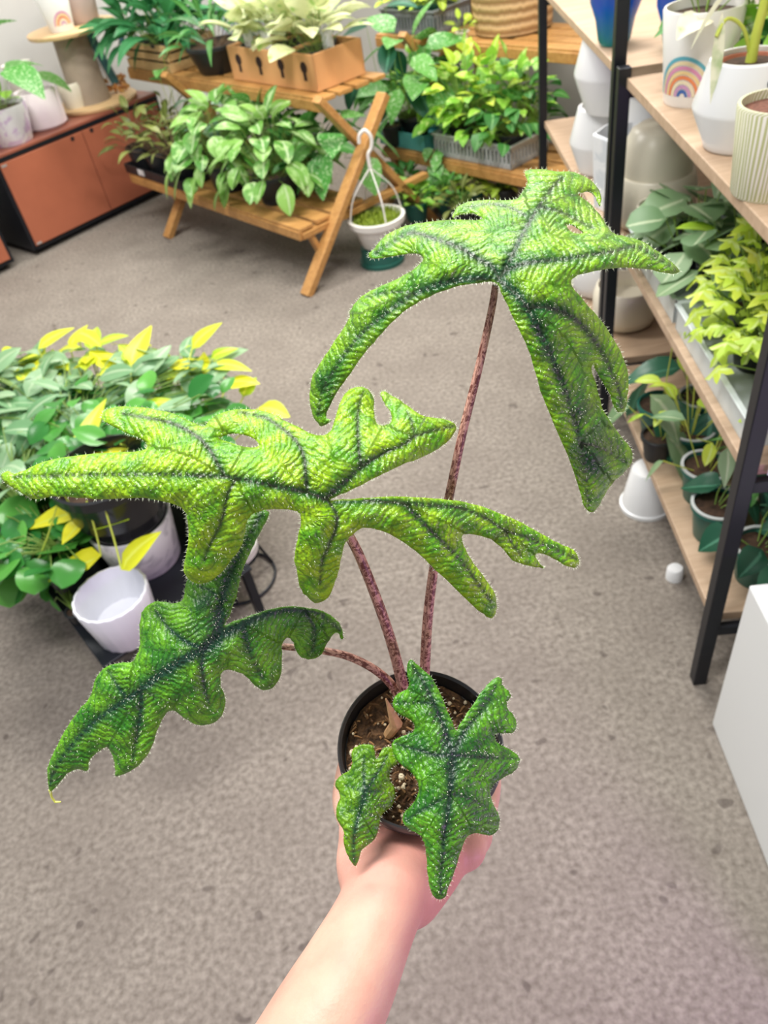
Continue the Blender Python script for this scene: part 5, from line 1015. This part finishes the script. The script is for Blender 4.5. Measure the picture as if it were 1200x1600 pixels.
def yleaf(px_, py_, ht, tx, ty, th, W, root=None, mb=None, shape=heart):
    a_ = at(px_, py_, ht); b_ = at(tx, ty, th); d = b_ - a_; leaf(mb or yl, a_, d + Vector((0, 0, d.length * .15)), d.length * 1.03, W, shape, 0.35, rd.random(), rd, fold=.12)
    r_ = root or (K1 + Vector((0, 0, .24)) if py_ > 650 else at(px_ - (px_ - 170) * .15, py_ + 48, ht - .03)); o_ = Vector((a_.x - r_.x, a_.y - r_.y, 0)).normalized() * .10 if (a_ - r_).length > .12 else Vector((0, 0, 0))
    ys.tube(cr([np.array(tuple(q)) for q in (r_ + o_, (r_ + o_).lerp(a_, .5) + Vector((0, 0, -.01)), a_)], 3, False), .0022, 5)
for q in ((150, 790, .40, 40, 828, .36, .085), (150, 815, .40, 200, 812, .42, .075), (158, 868, .36, 78, 908, .32, .08), (190, 890, .36, 250, 832, .41, .075), (125, 815, .40, 98, 850, .38, .05), (120, 720, .46, 165, 625, .50, .06), (200, 700, .46, 130, 712, .46, .06), (210, 640, .46, 282, 628, .46, .055), (300, 545, .44, 346, 505, .48, .075), (355, 600, .42, 405, 600, .42, .065), (330, 570, .44, 392, 580, .44, .055), (400, 640, .38, 452, 652, .38, .085), (60, 545, .46, 115, 513, .48, .075), (120, 520, .46, 158, 542, .45, .06), (205, 570, .44, 236, 510, .48, .07), (0, 555, .46, 25, 548, .46, .07), (250, 560, .42, 205, 545, .45, .05), (215, 690, .44, 170, 705, .44, .06), (330, 560, .42, 372, 545, .42, .06), (48, 900, .3, 50, 925, .27, .03), (150, 540, .44, 200, 525, .46, .06), (265, 585, .40, 300, 560, .42, .06), (380, 620, .40, 400, 590, .42, .05)): yleaf(*q)
for i in range(46):
    x = rd.uniform(0, 360); y = rd.uniform(548, 610) - max(0, 40 - abs(x - 180) * .3) * .3; yleaf(x, y, rd.uniform(.38, .44), x + rd.uniform(-45, 50), y + rd.uniform(-38, 14), rd.uniform(.38, .46), rd.uniform(.045, .065), root=at(x + 10, y + 40, .36))
yl.build('foliage', F_yellow, t); ys.build('stems', YSTEM, t)
# sage-green vine, glossy round-leaved plant, and a variegated one, in black pots
def mass(nm, label, c, pot, spec, mat, stem, seed, extra=None):
    t = thing(nm, label, 'plant', c); pot_round(t, c, *pot); r_ = random.Random(seed); lb = MB(); sb = MB(); n, xr, yr, hr, L, W, shp = spec
    for i in range(n):
        x, y = r_.uniform(*xr), r_.uniform(*yr); hh = r_.uniform(*hr); p_ = at(x, y, hh); az = r_.uniform(0, 6.28); el = r_.uniform(-.5, .6); s_ = r_.uniform(.65, 1.15)
        leaf(lb, p_, (math.cos(az) * math.cos(el), math.sin(az) * math.cos(el), math.sin(el)), L * s_, W * s_, shp, r_.uniform(.2, 1.1), r_.random(), r_, fold=.15, roll=r_.uniform(-.5, .5))
        root = Vector((c.x, c.y, c.z + pot[2])); mid_ = root.lerp(p_, .6) + Vector((0, 0, .03)); sb.tube([root, mid_, p_], .0015, 4)
    lb.build('foliage', mat, t); sb.build('stems', stem, t); return t
mass('sage_vine', 'sage green narrow-leaved vine across the top of the left plant cluster', LT(0.64, 0.29, hT), (.07, .09, .14, BLACKPOT), (250, (-30, 335), (552, 680), (.34, .46), .125, .058, oval), F_sage, STEM, 3)
mass('sage_vine', 'sage green leafy vine spilling at the left edge of the plant cluster', LT(0.48, 0.07, hT), (.06, .08, .13, BLACKPOT), (150, (-60, 130), (590, 760), (.30, .44), .105, .06, oval), F_sage, STEM, 4)
mass('round_leaf_plant', 'glossy dark green round-leaved plant hanging over the near left side of the low table', LT(0.28, 0.075, hT), (.055, .07, .12, BLACKPOT), (110, (-30, 125), (755, 900), (.26, .37), .09, .088, round_), F_round, STEM, 5)
mass('bushy_plant', 'dark green bushy plant inside the left cluster behind the jagged leaf', LT(0.46, 0.30, hT), (.06, .08, .14, BLACKPOT), (190, (70, 350), (610, 760), (.36, .50), .085, .06, oval), F_round, STEM, 6)
mass('bushy_plant', 'mid green plant at the left edge under the sage vine', LT(0.66, 0.08, hT), (.06, .08, .14, BLACKPOT), (90, (-40, 110), (690, 800), (.24, .36), .085, .06, oval), F_speck, STEM, 9)
mass('small_plant', 'small round-leaved plant drooping low over the near left edge of the low table', LT(0.17, 0.02, hT), (.015, .02, .04, BLACKPOT), (16, (60, 125), (880, 950), (.12, .22), .07, .06, round_), F_round, STEM, 10)

# white round pot on a wire ring stand
wr_c = at(378, 905, 0.0); t = thing('ring_stand', 'black wire ring stand on the carpet beside the low table', 'stand', wr_c)
for z_, R_ in ((.006, .095), (.10, .07)): 
    pts = [wr_c + Vector((R_ * math.cos(a), R_ * math.sin(a), z_)) for a in np.linspace(0, 2 * math.pi, 41)]; MB().tube(pts, .004, 8).build('ring', BLK, t)
for k in range(3):
    a = k * 2.1 + .4; MB().tube([wr_c + Vector((.095 * math.cos(a), .095 * math.sin(a), .006)), wr_c + Vector((.07 * math.cos(a), .07 * math.sin(a), .10))], .004, 8).build('leg', BLK, t)
wc = wr_c + Vector((0, 0, .105)); t = thing('round_white_pot', 'round white footed pot on the wire ring stand, half behind the jagged leaf', 'pot', wc)
m = MB(); m.lathe([(0, 0), (.066, 0), (.074, .006), (.076, .03), (.07, .034), (.082, .07), (.084, .12), (.076, .15), (.07, .15), (.07, .05), (0, .04)], wc, 56, cap=False); m.build('pot', RBW, t)
